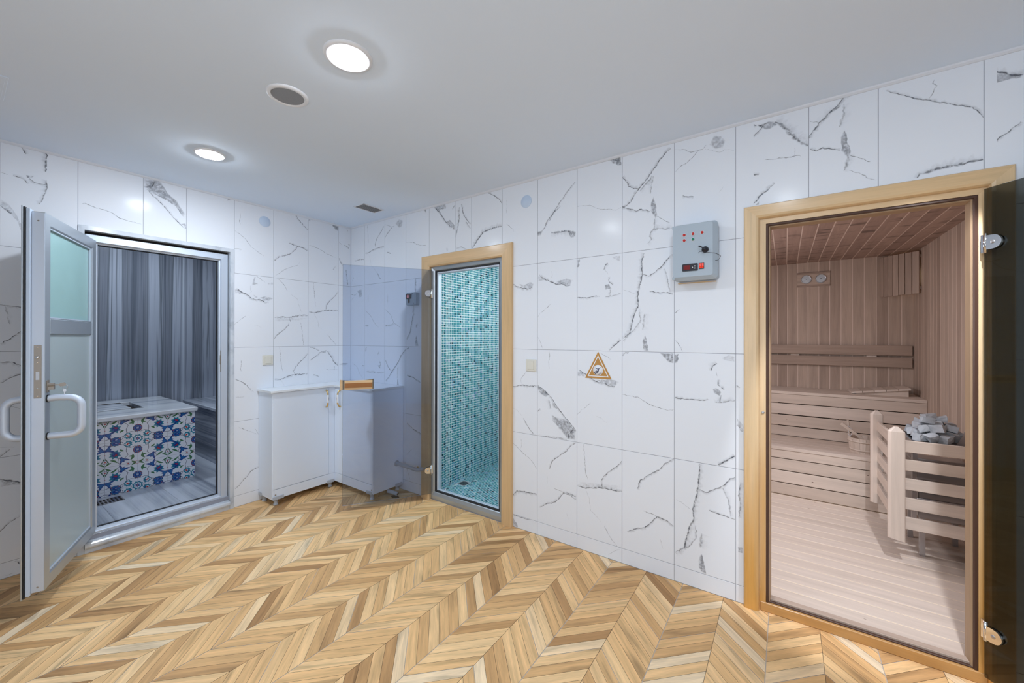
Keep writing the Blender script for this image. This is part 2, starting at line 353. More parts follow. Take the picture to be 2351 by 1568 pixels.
    def tube(s, path, r, seg=12, mi=0, tone=0.5, closed=False):
        P = [Vector(p) for p in path]; n = len(P); V = []; F = []
        rr = r if isinstance(r, (list, tuple)) else [r] * n
        nrm = None
        for i in range(n):
            if closed: d = (P[(i + 1) % n] - P[i - 1]).normalized()
            else: d = ((P[min(i + 1, n - 1)] - P[max(i - 1, 0)])).normalized()
            if nrm is None:
                nrm = d.orthogonal().normalized()
            else:
                nrm = (nrm - d * nrm.dot(d)).normalized()
            bn = d.cross(nrm)
            for k in range(seg):
                a = 2 * PI * k / seg; V.append(tuple(P[i] + (nrm * math.cos(a) + bn * math.sin(a)) * rr[i]))
        for i in range(n if closed else n - 1):
            j = (i + 1) % n
            for k in range(seg):
                m = (k + 1) % seg; F.append([i * seg + k, i * seg + m, j * seg + m, j * seg + k])
        s.add(V, F, None, tone, mi, smooth=True)
        if not closed:
            s.add(V[:seg], [list(range(seg))[::-1]], None, tone, mi); s.add(V[-seg:], [list(range(seg))], None, tone, mi)
        return s
    def poly(s, pts, mi=0, tone=0.5, paint=None):
        """flat (possibly concave) polygon from 3-D points"""
        T = tessellate_polygon([[Vector(p) for p in pts]])
        return s.add([tuple(p) for p in pts], [list(t) for t in T], None, tone, mi, paint=paint)
    def obj(s, name, mats, parent=None, origin=None, kind=None, label=None, cat=None, group=None, extra=()):
        me = bpy.data.meshes.new(name)
        if origin is None: origin = tuple(parent.location) if parent is not None and parent.get('_abs') else (0, 0, 0)
        ox, oy, oz = origin
        me.from_pydata([(a - ox, b - oy, c - oz) for a, b, c in s.v], [], s.f)
        me.materials.clear()
        for m in (mats if isinstance(mats, (list, tuple)) else [mats]): me.materials.append(M[m] if isinstance(m, str) else m)
        uvl = me.uv_layers.new(name='UVMap'); uvl.data.foreach_set('uv', [c for p in s.uv for c in p])
        at = me.attributes.new('tone', 'FLOAT', 'CORNER'); at.data.foreach_set('value', s.tone)
        if 'ink' in extra: a = me.attributes.new('ink', 'FLOAT', 'CORNER'); a.data.foreach_set('value', s.ink)
        if 'paint' in extra: a = me.attributes.new('paint', 'FLOAT_COLOR', 'CORNER'); a.data.foreach_set('color', [c for p in s.paint for c in (*p, 1.0)])
        me.polygons.foreach_set('material_index', s.mi); me.polygons.foreach_set('use_smooth', s.smooth)
        me.update()
        o = bpy.data.objects.new(name, me); COL.objects.link(o)
        if parent is not None: o.parent = parent
        else: o.location = origin
        if parent is not None and not parent.get('_abs'): pass
        tag(o, label, cat, group, kind)
        return o
def tag(o, label=None, cat=None, group=None, kind=None):
    if label: o['label'] = label
    if cat: o['category'] = cat
    if group: o['group'] = group
    if kind: o['kind'] = kind
    return o
def root(name, loc, label, cat, group=None, kind=None):
    o = bpy.data.objects.new(name, None); COL.objects.link(o); o.location = loc; o.empty_display_size = 0.05; o['_abs'] = 1
    return tag(o, label, cat, group, kind)
def sub(mb, name, mats, parent, top, extra=(), **k):
    """a sub-part: its mesh is written in world coordinates like its parent's"""
    return mb.obj(name, mats, parent, origin=tuple(top.location), extra=extra, **k)
def pt(mb, name, mats, parent, extra=(), **k):
    return mb.obj(name, mats, parent, origin=tuple(parent.location) if parent.get('_abs') else (0, 0, 0), extra=extra, **k)
M['dialface'] = plain('silver_dial_face', (0.50, 0.53, 0.56), 0.35, 0.3, noise=0.18, nscale=60)
M['dimbulb'] = plain('frosted_bulb', (0.8, 0.7, 0.55), 0.4, emit=(1.0, 0.72, 0.45), es=1.0)

VEIN_DATA = '''
R;40;80;2214,2106 2255,2114 2278,2143 2292,2171 2334,2213 2394,2290 2416,2310 2448,2351 2472,2370 2505,2398
R;60;40;2312,2172 2340,2222 2384,2248 2397,2260
R;0;40;2215,2118 2255,2107 2249,2083 2215,2085
R;120;55;2326,2089 2378,2086 2438,2086 2480,2072 2509,2066
R;0;50;2448,2082 2507,2068 2507,2042 2480,2029 2459,2056
R;25;80;2514,2231 2547,2231 2612,2221 2651,2198 2694,2180 2741,2174 2778,2161 2812,2172
R;40;90;2513,2465 2526,2483 2552,2488
R;0;75;2732,2489 2809,2488 2813,2428 2791,2431 2750,2461
R;50;80;2818,2356 2836,2334 2850,2313 2856,2290 2880,2276 2915,2262
R;50;90;2819,2170 2841,2175 2872,2193 2893,2230 2919,2263 2957,2302 2992,2345 3015,2369 3039,2405 3071,2436 3098,2453
R;70;45;2923,2245 2949,2274 2986,2304 2994,2323
R;50;80;2819,2175 2850,2156 2880,2146 2902,2131 2923,2138 2949,2129 2982,2116
R;0;60;3003,2203 3015,2159 3025,2085 3015,2070 2999,2094 2986,2118 2986,2156
R;70;30;3003,2317 2992,2273 2986,2219
R;25;80;3021,2080 3047,2063 3075,2041 3093,2032
R;70;35;3015,2074 3007,2038 3007,2013 2986,1986 2982,1970 2993,1949 2970,1929
R;90;30;3003,2005 3031,2009 3071,1996 3106,1999
R;30;80;3118,2441 3141,2434 3160,2431 3190,2411 3204,2403 3237,2402 3262,2403 3280,2422
R;30;80;3241,2401 3223,2382 3190,2355 3148,2337 3123,2312
R;0;40;3294,2418 3319,2465 3353,2451 3373,2419 3360,2380 3326,2386
R;20;50;3273,2404 3315,2379 3346,2365 3367,2373 3413,2356
R;40;80;3162,2172 3190,2158 3219,2154
R;15;50;3365,2179 3353,2163 3343,2151
R;40;80;3422,2484 3452,2480 3478,2476 3506,2458 3540,2449 3562,2455
R;35;80;3543,2450 3528,2431 3500,2408 3472,2394 3449,2386 3427,2362
R;0;50;3516,2455 3562,2462 3589,2452 3601,2432 3571,2420 3546,2424
R;120;60;3589,2450 3618,2425 3636,2400 3650,2374 3670,2344 3693,2320 3719,2293
R;30;50;3669,2299 3670,2281 3669,2264
R;30;80;3547,2272 3586,2264 3606,2266 3636,2258 3664,2259 3693,2252
R;40;80;3465,2221 3491,2207 3522,2202
R;50;80;3589,2146 3571,2130 3544,2107 3522,2090 3510,2070 3491,2054
R;0;50;3506,2052 3528,2074 3522,2049
R;50;90;3725,2328 3739,2359 3767,2395 3794,2421 3828,2449 3851,2481 3873,2492
R;80;40;3775,2393 3798,2425 3825,2436 3840,2446
R;30;60;3725,2411 3759,2395
R;80;30;3851,2451 3851,2398 3836,2349
R;0;60;3853,2334 3865,2287 3876,2212 3865,2202 3840,2236 3840,2299
R;40;80;3727,2277 3751,2260 3775,2269 3806,2255 3836,2240
R;80;40;3865,2210 3862,2167 3851,2141
R;30;70;3873,2208 3905,2187 3942,2161
R;30;50;3869,2141 3909,2115 3937,2087 3961,2074
R;35;90;3992,2459 4019,2440 4058,2412 4090,2390 4140,2362 4182,2338 4217,2320 4246,2302 4263,2277 4275,2252
R;30;60;4140,2454 4135,2440 4148,2425 4137,2402 4125,2380
R;90;70;4089,2054 4097,2070 4121,2071 4149,2080 4182,2080 4217,2082 4246,2085 4274,2085
R;0;50;4282,2384 4290,2410 4318,2410 4349,2394 4378,2385 4378,2373 4336,2378 4309,2376
R;60;90;4301,2422 4323,2412 4349,2392 4378,2383
R;35;80;4278,2121 4296,2137 4312,2155 4336,2171 4370,2205
R;30;80;2103,798 2127,761 2155,724 2186,696
R;30;80;2008,608 2051,581 2092,553 2155,518 2194,485 2214,455
R;25;50;2083,647 2088,607 2075,571
R;60;80;2010,223 2043,265 2092,273 2148,276 2214,281
R;35;80;2512,686 2471,658 2437,615 2380,570 2330,526 2315,475
R;40;90;2237,194 2293,234 2352,258 2388,292 2423,338 2471,331 2512,312
R;30;80;2348,353 2388,346 2423,338
R;60;60;2437,345 2478,339 2512,331
R;20;30;2297,433 2297,368
R;20;30;2444,211 2458,165
R;30;80;2564,685 2572,610 2579,514 2592,462
R;40;80;2815,621 2790,587 2742,546 2699,502 2684,469 2693,436
R;60;80;2522,407 2572,403 2649,420 2700,431 2761,430 2817,437
R;0;12;2532,437 2649,450 2814,471 2814,439 2700,431 2532,413
R;20;50;2579,398 2605,344 2614,267 2650,246 2684,214
R;30;90;2706,196 2724,166 2755,122 2791,92
R;25;40;2805,82 2767,56 2731,21
R;0;50;2010,72 2052,22 2056,3 2015,5
R;40;80;2014,84 2068,84 2156,87
R;40;85;3116,688 3072,657 3040,614 2974,567 2926,526 2913,471
R;45;90;2850,203 2899,231 2954,253 2994,298 3024,337 3072,330 3116,308
R;30;80;2947,351 2987,348 3024,337
R;70;75;3251,687 3243,583 3237,518 3216,436 3219,372 3196,321 3178,244 3172,203 3123,162
R;40;85;3249,546 3283,535 3317,558 3367,594 3394,634 3418,648
R;35;85;3295,443 3328,436 3372,432 3418,425
R;60;35;3361,577 3388,516 3397,438
R;20;50;3129,463 3171,444 3207,424
R;50;40;3231,343 3231,273 3196,217 3172,197
R;120;35;3260,307 3252,228
R;0;65;3260,199 3272,158 3283,92 3255,95 3243,129 3246,169
R;50;70;3339,697 3378,726 3418,757
R;60;50;3442,625 3436,564 3442,504 3434,442
R;0;50;3429,289 3452,290 3452,260 3431,259
R;20;40;3043,211 3059,162
R;50;85;2004,1773 2033,1747 2082,1733 2138,1719 2177,1730
R;0;35;2058,1762 2106,1748 2154,1768 2193,1752 2173,1727 2138,1719 2082,1737
R;50;90;2231,1811 2261,1786 2314,1759 2364,1735 2407,1735 2446,1717 2470,1721
R;0;35;2357,1758 2407,1761 2442,1770 2490,1754 2470,1724 2435,1724 2379,1741
R;0;30;2220,1803 2261,1796 2291,1770 2224,1769
R;15;40;2328,1828 2339,1798 2321,1781
R;25;70;2220,1519 2239,1545 2269,1563 2328,1606
R;30;70;2220,1381 2247,1335 2261,1299
R;0;60;2519,1881 2537,1888 2531,1834 2519,1832
R;60;60;2726,1840 2707,1822 2701,1799
R;20;40;2711,1801 2729,1769
R;40;80;2732,1751 2735,1722 2759,1702
R;0;50;2705,1706 2735,1710 2753,1679 2711,1673
R;40;50;2744,1674 2741,1639
R;40;80;2521,1637 2584,1630 2629,1637 2673,1637
R;50;40;2711,1632 2753,1632 2810,1649
R;0;25;2753,1873 2807,1878 2807,1843 2771,1859
R;50;80;2810,1361 2778,1334 2736,1296
R;70;75;2949,1875 2935,1823 2938,1750 2921,1667 2910,1623 2916,1566 2894,1522 2877,1455 2865,1404 2822,1369
R;40;85;2944,1750 2979,1735 3009,1755 3046,1784 3092,1839 3107,1848
R;20;50;2825,1666 2854,1658 2899,1635
R;35;80;2982,1649 3019,1636 3061,1636 3112,1625
R;50;35;3066,1771 3082,1705 3095,1634
R;50;40;2916,1555 2927,1476 2894,1426 2825,1358
R;100;30;2952,1515 2941,1420
R;0;60;2955,1397 2966,1358 2979,1295 2949,1297 2939,1353
R;30;80;3120,1514 3145,1535
R;40;80;2822,1263 2831,1278 2860,1284
R;0;60;3038,1287 3115,1286 3115,1228 3092,1233 3061,1261
R;0;60;3120,1282 3143,1285 3135,1232 3120,1231
R;30;60;2310,1284 2314,1245 2307,1212 2314,1161
R;25;70;2674,1282 2711,1260 2748,1240
R;30;80;2123,1129 2095,1097 2079,1072 2091,1039
R;50;80;2005,1016 2091,1036 2155,1032 2213,1038
R;0;55;2221,1039 2271,1011 2308,992 2290,964 2247,982 2221,1012
R;0;35;2320,967 2356,912 2380,893 2344,895
R;0;55;2326,850 2380,836 2438,837 2484,791 2511,770 2509,698 2450,699 2415,736 2380,773 2332,809
R;50;80;2221,1042 2271,1011 2326,967 2368,913 2415,861 2467,810 2511,770
R;80;30;2308,950 2326,888
R;40;80;2511,767 2484,763 2458,731 2450,702
R;40;50;2228,689 2308,694 2392,698 2444,696
R;50;60;2220,857 2240,881
R;20;40;2006,865 2052,847 2086,812
R;30;80;2099,797 2125,761 2158,721 2190,696
R;25;70;2520,870 2544,898 2572,919 2614,958
R;20;40;2651,875 2687,867 2723,842
R;50;90;2533,1165 2566,1144 2614,1117 2641,1101 2667,1088 2698,1090 2733,1076 2773,1074
R;0;40;2646,1104 2718,1114 2768,1114 2802,1102 2773,1076 2733,1081 2687,1092
R;0;40;2522,1152 2561,1149 2577,1125 2522,1124
R;30;80;2821,1028 2864,1024 2920,1018 2970,988 3010,976 3049,966 3085,960 3117,970
R;40;80;3121,1038 3145,1033
R;30;80;3125,1361 3147,1329 3163,1299
R;40;80;3121,1036 3170,1031 3216,1033 3260,1034 3291,1040
R;60;50;3321,1030 3355,1031 3388,1041 3416,1046
R;70;70;3333,1238 3312,1221 3306,1197
R;25;60;3329,1193 3334,1169
R;40;80;3338,1151 3338,1122 3367,1101
R;0;50;3312,1101 3329,1107 3355,1086 3346,1061 3317,1078
R;50;50;3352,1071 3346,1033
R;50;80;3342,695 3380,726 3416,759
R;0;25;3355,1265 3388,1285 3416,1276 3416,1249 3384,1252
R;0;30;3422,961 3454,924 3454,887 3428,920
R;40;80;3424,920 3452,889
R;60;40;3424,1128 3440,1116
R;30;85;272,2486 282,2397 292,2301
R;40;85;529,2426 489,2380 422,2319 397,2269 405,2246
R;50;80;241,2206 282,2204 388,2227 467,2234 528,2237
R;20;40;294,2192 324,2130 330,2083 423,1998 473,1937
R;40;80;68,2144 137,2151 223,2146
R;30;80;546,2437 588,2424 642,2398 684,2405
R;40;80;647,2390 577,2345 549,2315
R;0;40;694,2423 746,2455 802,2432 787,2381 746,2374
R;40;80;578,2171 632,2154
R;40;90;839,2466 852,2484 897,2486
R;0;70;1057,2489 1132,2488 1137,2426 1114,2434
R;30;80;848,2228 936,2219 994,2188 1059,2170 1133,2170
R;0;50;1195,2488 1333,2483 1342,2445 1248,2456 1274,2414 1308,2359 1342,2322 1291,2386 1221,2455
R;0;50;1334,2336 1384,2340 1433,2289 1433,2253 1392,2283
R;50;80;1204,2477 1274,2408 1334,2330 1392,2283 1433,2256
R;40;80;1433,2449 1408,2423
R;80;60;1485,2424 1482,2311 1458,2225 1446,2185
R;50;80;1505,2444 1529,2356 1576,2295 1605,2267
R;60;40;1553,2299 1603,2232
R;90;80;1623,2075 1675,2134 1734,2186 1792,2196 1855,2203 1907,2203
R;40;80;1759,2488 1834,2447 1876,2416 1907,2372
R;30;70;1954,2390 1957,2345 1951,2292
R;30;80;1914,2238 1964,2202 2004,2169 2018,2145
R;50;40;1450,2097 1506,2102 1553,2081
R;50;60;1347,2113 1351,2088
R;40;80;436,1991 449,1966 480,1931
R;40;60;30,1944 44,1985
R;30;80;4,1810 73,1801 108,1820
R;25;70;4,1750 52,1781
R;0;40;108,1845 178,1853 192,1782 150,1767
R;30;60;286,1792 287,1703
R;30;80;244,1639 327,1587 379,1521 456,1467
R;40;60;244,1491 294,1491
R;30;60;586,1782 586,1696
R;30;80;550,1639 629,1585 677,1507 770,1463
R;50;50;550,1487 617,1488 677,1503
R;60;80;964,1894 964,1773
R;60;80;937,1657 940,1568 916,1502 900,1420 852,1361
R;60;40;986,1500 976,1457
R;0;50;981,1398 1008,1296 971,1295 968,1369
R;60;80;261,1283 254,1236
R;40;70;457,1240 438,1204
R;40;70;463,1153 483,1106
R;0;50;438,1104 483,1114 476,1074
R;40;90;262,1035 406,1037
R;40;40;419,1037 536,1045
R;40;80;553,1156 594,1095 642,1058
R;50;90;839,1267 782,1217 736,1147 666,1075 618,1018 557,968
R;50;80;852,1264 883,1285
R;50;30;730,1109 725,1001
R;0;60;731,1002 748,938 719,936
R;35;80;858,1032 939,1022 982,995 1035,980
R;25;70;32,1112 110,1073 153,1008 208,970
R;40;60;194,1094 239,1095
R;25;80;856,322 887,351 922,377
R;25;70;855,198 888,141 900,112
R;50;80;862,607 941,564 1041,536
R;30;80;856,1030 940,1018 1040,983
L;25;70;-887,1891 -860,1874 -814,1844
L;0;35;-898,1882 -885,1882 -895,1835 -866,1821 -917,1805
L;0;25;-797,1839 -747,1849 -747,1830 -787,1826
L;20;40;-923,1804 -926,1776 -917,1756 -941,1733
L;50;90;-1026,1769 -996,1745 -954,1729 -929,1707 -891,1689 -859,1695 -814,1674 -787,1679
L;0;40;-859,1709 -820,1726 -780,1719 -747,1709 -780,1687 -820,1684
L;0;35;-1041,1764 -1003,1762 -966,1731 -1041,1728
L;0;30;-904,1730 -872,1718 -872,1704 -891,1703
L;25;80;-1041,1472 -1014,1506 -960,1550
L;15;40;-897,1476 -872,1473 -839,1452
L;25;70;-517,2062 -547,2027 -606,1999 -650,1978 -737,1904
L;30;90;-713,1889 -671,1854 -646,1819 -628,1788
L;20;50;-602,1764 -539,1720 -530,1672 -501,1605
L;60;80;-736,1549 -670,1555 -613,1552 -554,1568 -486,1580 -443,1578
L;0;15;-736,1541 -613,1539 -447,1553 -486,1536 -736,1512
L;30;80;-613,1546 -602,1513
L;40;80;-613,1505 -620,1479 -663,1434 -712,1397 -738,1360
L;30;80;-509,1509 -497,1421 -484,1302
L;30;80;-392,1887 -384,1799 -374,1698 -366,1663
L;40;80;-139,1827 -174,1778 -226,1733 -260,1686 -264,1641
L;50;80;-432,1608 -384,1603 -335,1617 -264,1633 -138,1634
L;20;50;-384,1595 -347,1526 -339,1470 -302,1447
L;30;80;-251,1399 -221,1363 -160,1297
L;40;40;-196,2038 -170,2071
L;30;70;-995,1191 -992,1150 -998,1116 -992,1095
L;30;80;-1040,1038 -989,1007 -952,979 -915,923
L;30;80;-694,1285 -687,1213 -678,1103 -666,1072
L;40;80;-439,1224 -470,1190 -531,1131 -561,1088 -575,1070 -561,1042
L;50;80;-735,1011 -683,1004 -626,1025 -561,1039 -500,1034 -438,1041
L;20;50;-683,997 -655,946
L;40;70;-427,1282 -383,1269 -334,1244
L;40;80;-318,1232 -367,1197 -423,1161
L;0;50;-326,1240 -259,1250 -268,1222 -301,1223
L;80;60;-251,1238 -208,1179 -190,1138 -137,1089
L;30;80;-267,1061 -146,1053
L;40;40;-181,1092 -181,1055
L;40;80;-391,1022 -334,1002
L;60;80;-126,1105 -37,1111
L;40;70;-53,2059 -34,1900
L;30;70;-1002,2393 -1000,2350 -1007,2312 -999,2297
L;30;80;-1046,2239 -997,2209 -960,2181 -927,2133 -889,2104 -845,2079 -822,2064
L;40;40;-1045,2088 -991,2095
L;40;90;-553,2484 -530,2447 -490,2410 -447,2376
L;50;90;-613,2216 -568,2208 -529,2199 -490,2197 -444,2175
L;40;90;-536,2198 -568,2156 -600,2124 -656,2095 -705,2074 -741,2037
L;40;80;-438,2462 -426,2482 -395,2485
L;30;80;-436,2230 -381,2227 -324,2214 -274,2188 -222,2176 -169,2162
L;0;65;-219,2487 -142,2488 -143,2426 -177,2440
L;30;80;-52,2483 -36,2446
L;30;60;-131,2321 -99,2302
L;40;80;-76,2303 -36,2292 -27,2272
L;0;50;-36,2322 -10,2323 -15,2300
L;50;70;-133,2162 -115,2122 -99,2092
L;40;70;-1094,2464 -1066,2486
L;40;80;-1033,149 -1002,168 -974,206 -951,222 -928,250 -904,267 -866,275 -851,279
L;25;80;-1036,1036 -979,1006 -901,918
L;30;80;-1011,644 -956,609 -860,552
L;30;60;-889,608 -866,566
L;25;60;-1033,890 -968,885
L;50;90;-2130,2487 -2118,2461 -2112,2445
L;60;90;-2035,2487 -2032,2457 -2035,2402 -2035,2365
L;40;80;-2158,2302 -2134,2300 -2118,2295 -2105,2273
L;0;60;-2111,2323 -2078,2329 -2091,2309 -2108,2308
L;40;70;-2098,2306 -2075,2288 -2051,2288 -2033,2298
L;60;60;-2033,2317 -2030,2270 -2044,2212 -2061,2165
L;30;70;-2204,2307 -2176,2304
L;0;30;-2204,2161 -2185,2146 -2156,2108 -2127,2033 -2107,1985 -2106,1944 -2121,1967 -2140,2040 -2166,2085 -2191,2109 -2204,2121
L;40;70;-2204,2121 -2185,2100 -2163,2083
L;40;60;-2119,1978 -2109,1943
L;30;80;-1898,2215 -1871,2224 -1832,2211 -1792,2205 -1754,2197 -1712,2167 -1668,2159 -1603,2154
L;0;55;-1594,2478 -1526,2488 -1501,2478 -1477,2435 -1442,2394 -1406,2366 -1359,2280 -1364,2253 -1411,2325 -1467,2355 -1506,2369 -1554,2386 -1582,2409 -1595,2448
L;50;80;-1594,2414 -1554,2424 -1531,2469 -1497,2483
L;40;80;-1578,2404 -1525,2351 -1472,2296 -1426,2237 -1374,2184 -1357,2178
L;0;50;-1385,2208 -1358,2221 -1357,2178
L;40;60;-1501,2481 -1457,2487 -1362,2487
L;40;80;-2203,1558 -2160,1552 -2094,1547
L;40;80;-2202,1336 -2167,1362 -2138,1397 -2094,1427
L;50;30;-2185,1550 -2167,1448
L;50;80;-2202,1232 -2160,1230 -2120,1204 -2092,1191
L;40;80;-2198,1113 -2160,1143 -2093,1179
L;30;70;-2170,978 -2130,959
L;30;60;-2201,750 -2152,739
L;40;70;-2201,694 -2166,731
L;0;35;-2201,563 -2175,565 -2113,529 -2090,515 -2090,501 -2158,525 -2201,524
L;50;90;-2201,569 -2158,546 -2122,532 -2090,505
L;35;80;-2200,272 -2175,304 -2144,327 -2117,345
L;40;80;-2148,82 -2137,73 -2130,56
L;30;40;-2152,17 -2183,18
'''
# ------------------------------------------------------------------ setting: hall shell
CEIL = 2.49
HX, HY = 5.6, -3.6
OPEN_R = [(1.10, 1.95, -0.1, 2.03), (3.50, 4.31, -0.1, 2.01)]
OPEN_L = [(-1.885, -1.06, -0.1, 2.07)]
def slab_pieces(u0, u1, z0, z1, opens):
    out = []; cur = u0
    for a, b, c, d in sorted(opens):
        out.append((cur, a, z0, z1)); out.append((a, b, d, z1)); cur = b
    out.append((cur, u1, z0, z1)); return out
def struct(mb, name, mats, label, cat, extra=()):
    return mb.obj(name, mats, None, kind='structure', label=label, cat=cat, extra=extra)
mb = MB()
for a, b, c, d in slab_pieces(-0.1, HX, -0.05, 2.6, OPEN_R): mb.box(a, 0.0012, c, b, 0.1, d)
wall_right = struct(mb, 'wall_right', 'grout', 'marble-look tiled wall holding the timber-framed sauna and steam room doorways', 'wall')
mb = MB()
for a, b, c, d in slab_pieces(HY, 0.1, -0.05, 2.6, OPEN_L): mb.box(-0.1, a, c, -0.0012, b, d)
wall_left = struct(mb, 'wall_left', 'grout', 'marble-look tiled wall holding the aluminium-framed bath doorway', 'wall')

ROWS = [0.0, 0.0897, 0.6905, 1.2913, 1.8921]
TOP = (1.8921, 2.482)
RC_low = [0.0, 0.230, 0.541, 0.842, 1.143, 1.914, 2.217, 2.518, 2.818, 3.118, 3.420, 3.723, 4.277, 4.58, 4.88, 5.18, 5.48, 5.6]
RC_top = [0.0, 0.230, 0.541, 0.842, 1.138, 1.445, 1.612, 1.913, 2.217, 2.518, 2.818, 3.118, 3.420, 3.723, 3.968, 4.277, 4.58, 4.88, 5.18, 5.48, 5.6]
LC_low = [0.0, -0.138, -0.441, -0.745, -1.047, -1.903, -2.205, -2.507, -2.81, -3.11, -3.41, -3.6]
LC_top = [0.0, -0.138, -0.441, -0.745, -1.043, -1.354, -1.595, -1.903, -2.205, -2.507, -2.81, -3.11, -3.41, -3.6]
def cut(rect, opens):
    rs = [rect]
    for a, b, c, d in opens:
        nr = []
        for u0, u1, z0, z1 in rs:
            if u1 <= a or u0 >= b or z1 <= c or z0 >= d: nr.append((u0, u1, z0, z1)); continue
            if u0 < a: nr.append((u0, a, z0, z1))
            if u1 > b: nr.append((b, u1, z0, z1))
            m0, m1 = max(u0, a), min(u1, b)
            if z0 < c: nr.append((m0, m1, z0, c))
            if z1 > d: nr.append((m0, m1, d, z1))
        rs = nr
    return rs
VEINS = []
for ln in VEIN_DATA.strip().split('\n'):
    wl, wd, a, pts = ln.split(';')
    VEINS.append((wl, int(wd) / 10000, int(a) / 100, [tuple(int(c) / 1000 for c in p.split(',')) for p in pts.split(' ')]))
def jitter_line(P, step, amp, closed=False):
    out = []; n = len(P)
    for i in range(n if closed else n - 1):
        a, b = P[i], P[(i + 1) % n]; L = math.hypot(b[0] - a[0], b[1] - a[1]); k = max(1, int(L / step))
        nx, nz = (-(b[1] - a[1]) / max(L, 1e-6), (b[0] - a[0]) / max(L, 1e-6))
        for j in range(k):
            t = j / k; e = 0 if j == 0 else RND.gauss(0, amp)
            out.append((a[0] + (b[0] - a[0]) * t + nx * e, a[1] + (b[1] - a[1]) * t + nz * e))
    if not closed: out.append(P[-1])
    return out
def vein_geo(mb, v, rect, fmap, off):
    wl, wd, al, P = v; u0, u1, z0, z1 = rect
    cl = lambda p: (min(max(p[0], u0), u1), min(max(p[1], z0), z1))
    if wd > 0:
        Q = jitter_line(P, 0.009, 0.0016); n = len(Q); V = []; I = []
        for i, p in enumerate(Q):
            a = Q[max(0, i - 1)]; b = Q[min(n - 1, i + 1)]; d = (b[0] - a[0], b[1] - a[1]); L = math.hypot(*d) or 1e-6
            nx, nz = -d[1] / L, d[0] / L; t = min(i, n - 1 - i) / max(1, 0.15 * n); w_ = wd * 0.70 * (0.35 + 0.65 * min(1, t)) * RND.uniform(0.55, 1.45)
            for s_ in (-1, 0, 1): q = cl((p[0] + nx * w_ * s_, p[1] + nz * w_ * s_)); V.append(fmap(q[0], q[1], off)); I.append(min(1.0, al * 1.15) if s_ == 0 else 0.0)
        F = []
        for i in range(n - 1):
            for s_ in (0, 1): F.append((i * 3 + s_, i * 3 + s_ + 1, i * 3 + s_ + 4, i * 3 + s_ + 3))
        mb.add(V, F, None, 0.5, 1, ink=I)
        if wd >= 0.0035:   # the soft grey halo beside a strong vein
            V = []; I = []
            sgn = RND.choice((-1, 1))
            for i, p in enumerate(Q):
                a = Q[max(0, i - 1)]; b = Q[min(n - 1, i + 1)]; d = (b[0] - a[0], b[1] - a[1]); L = math.hypot(*d) or 1e-6
                nx, nz = -d[1] / L, d[0] / L; w_ = wd * 3.2 * RND.uniform(0.5, 1.3)
                for s_ in (-0.3, 0.25, 1): q = cl((p[0] + nx * w_ * s_ * sgn, p[1] + nz * w_ * s_ * sgn)); V.append(fmap(q[0], q[1], off + 0.00002)); I.append(al * 0.28 if s_ == 0.25 else 0.0)
            mb.add(V, F, None, 0.5, 1, ink=I)
    else:
        Q = jitter_line(P, 0.012, 0.002, True); n = len(Q); c = (sum(p[0] for p in Q) / n, sum(p[1] for p in Q) / n)
        out_ = [cl(p) for p in Q]; inn = [cl((c[0] + (p[0] - c[0]) * 0.80, c[1] + (p[1] - c[1]) * 0.80)) for p in Q]
        V = [fmap(p[0], p[1], off) for p in out_] + [fmap(p[0], p[1], off) for p in inn]
        F = [(i, (i + 1) % n, n + (i + 1) % n, n + i) for i in range(n)]
        F += [tuple(n + k for k in t) for t in tessellate_polygon([[Vector((p[0], p[1], 0)) for p in inn]])]
        mb.add(V, F, None, 0.5, 1, ink=[0.0] * n + [al * 0.8] * n)
def lay_tiles(wall, wl, parent, cols_low, cols_top, opens, fbox, fmap):
    g = 0.00115; rects = []
    def rng(cols):
        for a, b in zip(cols[:-1], cols[1:]):
            if abs(b - a) > 0.02: yield (min(a, b) + g, max(a, b) - g)
    for z0, z1 in zip(ROWS[:-1], ROWS[1:]):
        for a, b in rng(cols_low): rects.append((a, b, z0 + g, z1 - g))
    for a, b in rng(cols_top): rects.append((a, b, TOP[0] + g, TOP[1]))
    for r in rects:
        ps = cut(r, opens)
        ps = [p for p in ps if p[1] - p[0] > 0.004 and p[3] - p[2] > 0.004]
        if not ps: continue
        mb = MB()
        for p in ps: fbox(mb, p, 0.0009 if len(ps) == 1 else 0)
        k = 0
        for v in VEINS:
            if v[0] != wl: continue
            m = v[3][len(v[3]) // 2] if len(v[3]) > 2 else ((v[3][0][0] + v[3][1][0]) / 2, (v[3][0][1] + v[3][1][1]) / 2)
            if v[1] == 0: m = (sum(p[0] for p in v[3]) / len(v[3]), sum(p[1] for p in v[3]) / len(v[3]))
            if r[0] <= m[0] <= r[1] and r[2] <= m[1] <= r[3]:
                big = max(ps, key=lambda p: (p[1] - p[0]) * (p[3] - p[2]))
                vein_geo(mb, v, (big if len(ps) > 1 else r), fmap, 0.00025 + 0.00006 * k); k += 1
        mb.obj('tile', ['tile', 'vein'], parent, extra=('ink',))
lay_tiles(wall_right, 'R', wall_right, RC_low, RC_top, OPEN_R,
          lambda mb, p, b: mb.box(p[0], 0.0, p[2], p[1], 0.004, p[3], bev=b), lambda u, z, o: (u, -o, z))
lay_tiles(wall_left, 'L', wall_left, LC_low, LC_top, OPEN_L,
          lambda mb, p, b: mb.box(-0.004, p[0], p[2], 0.0, p[1], p[3], bev=b), lambda u, z, o: (o, u, z))

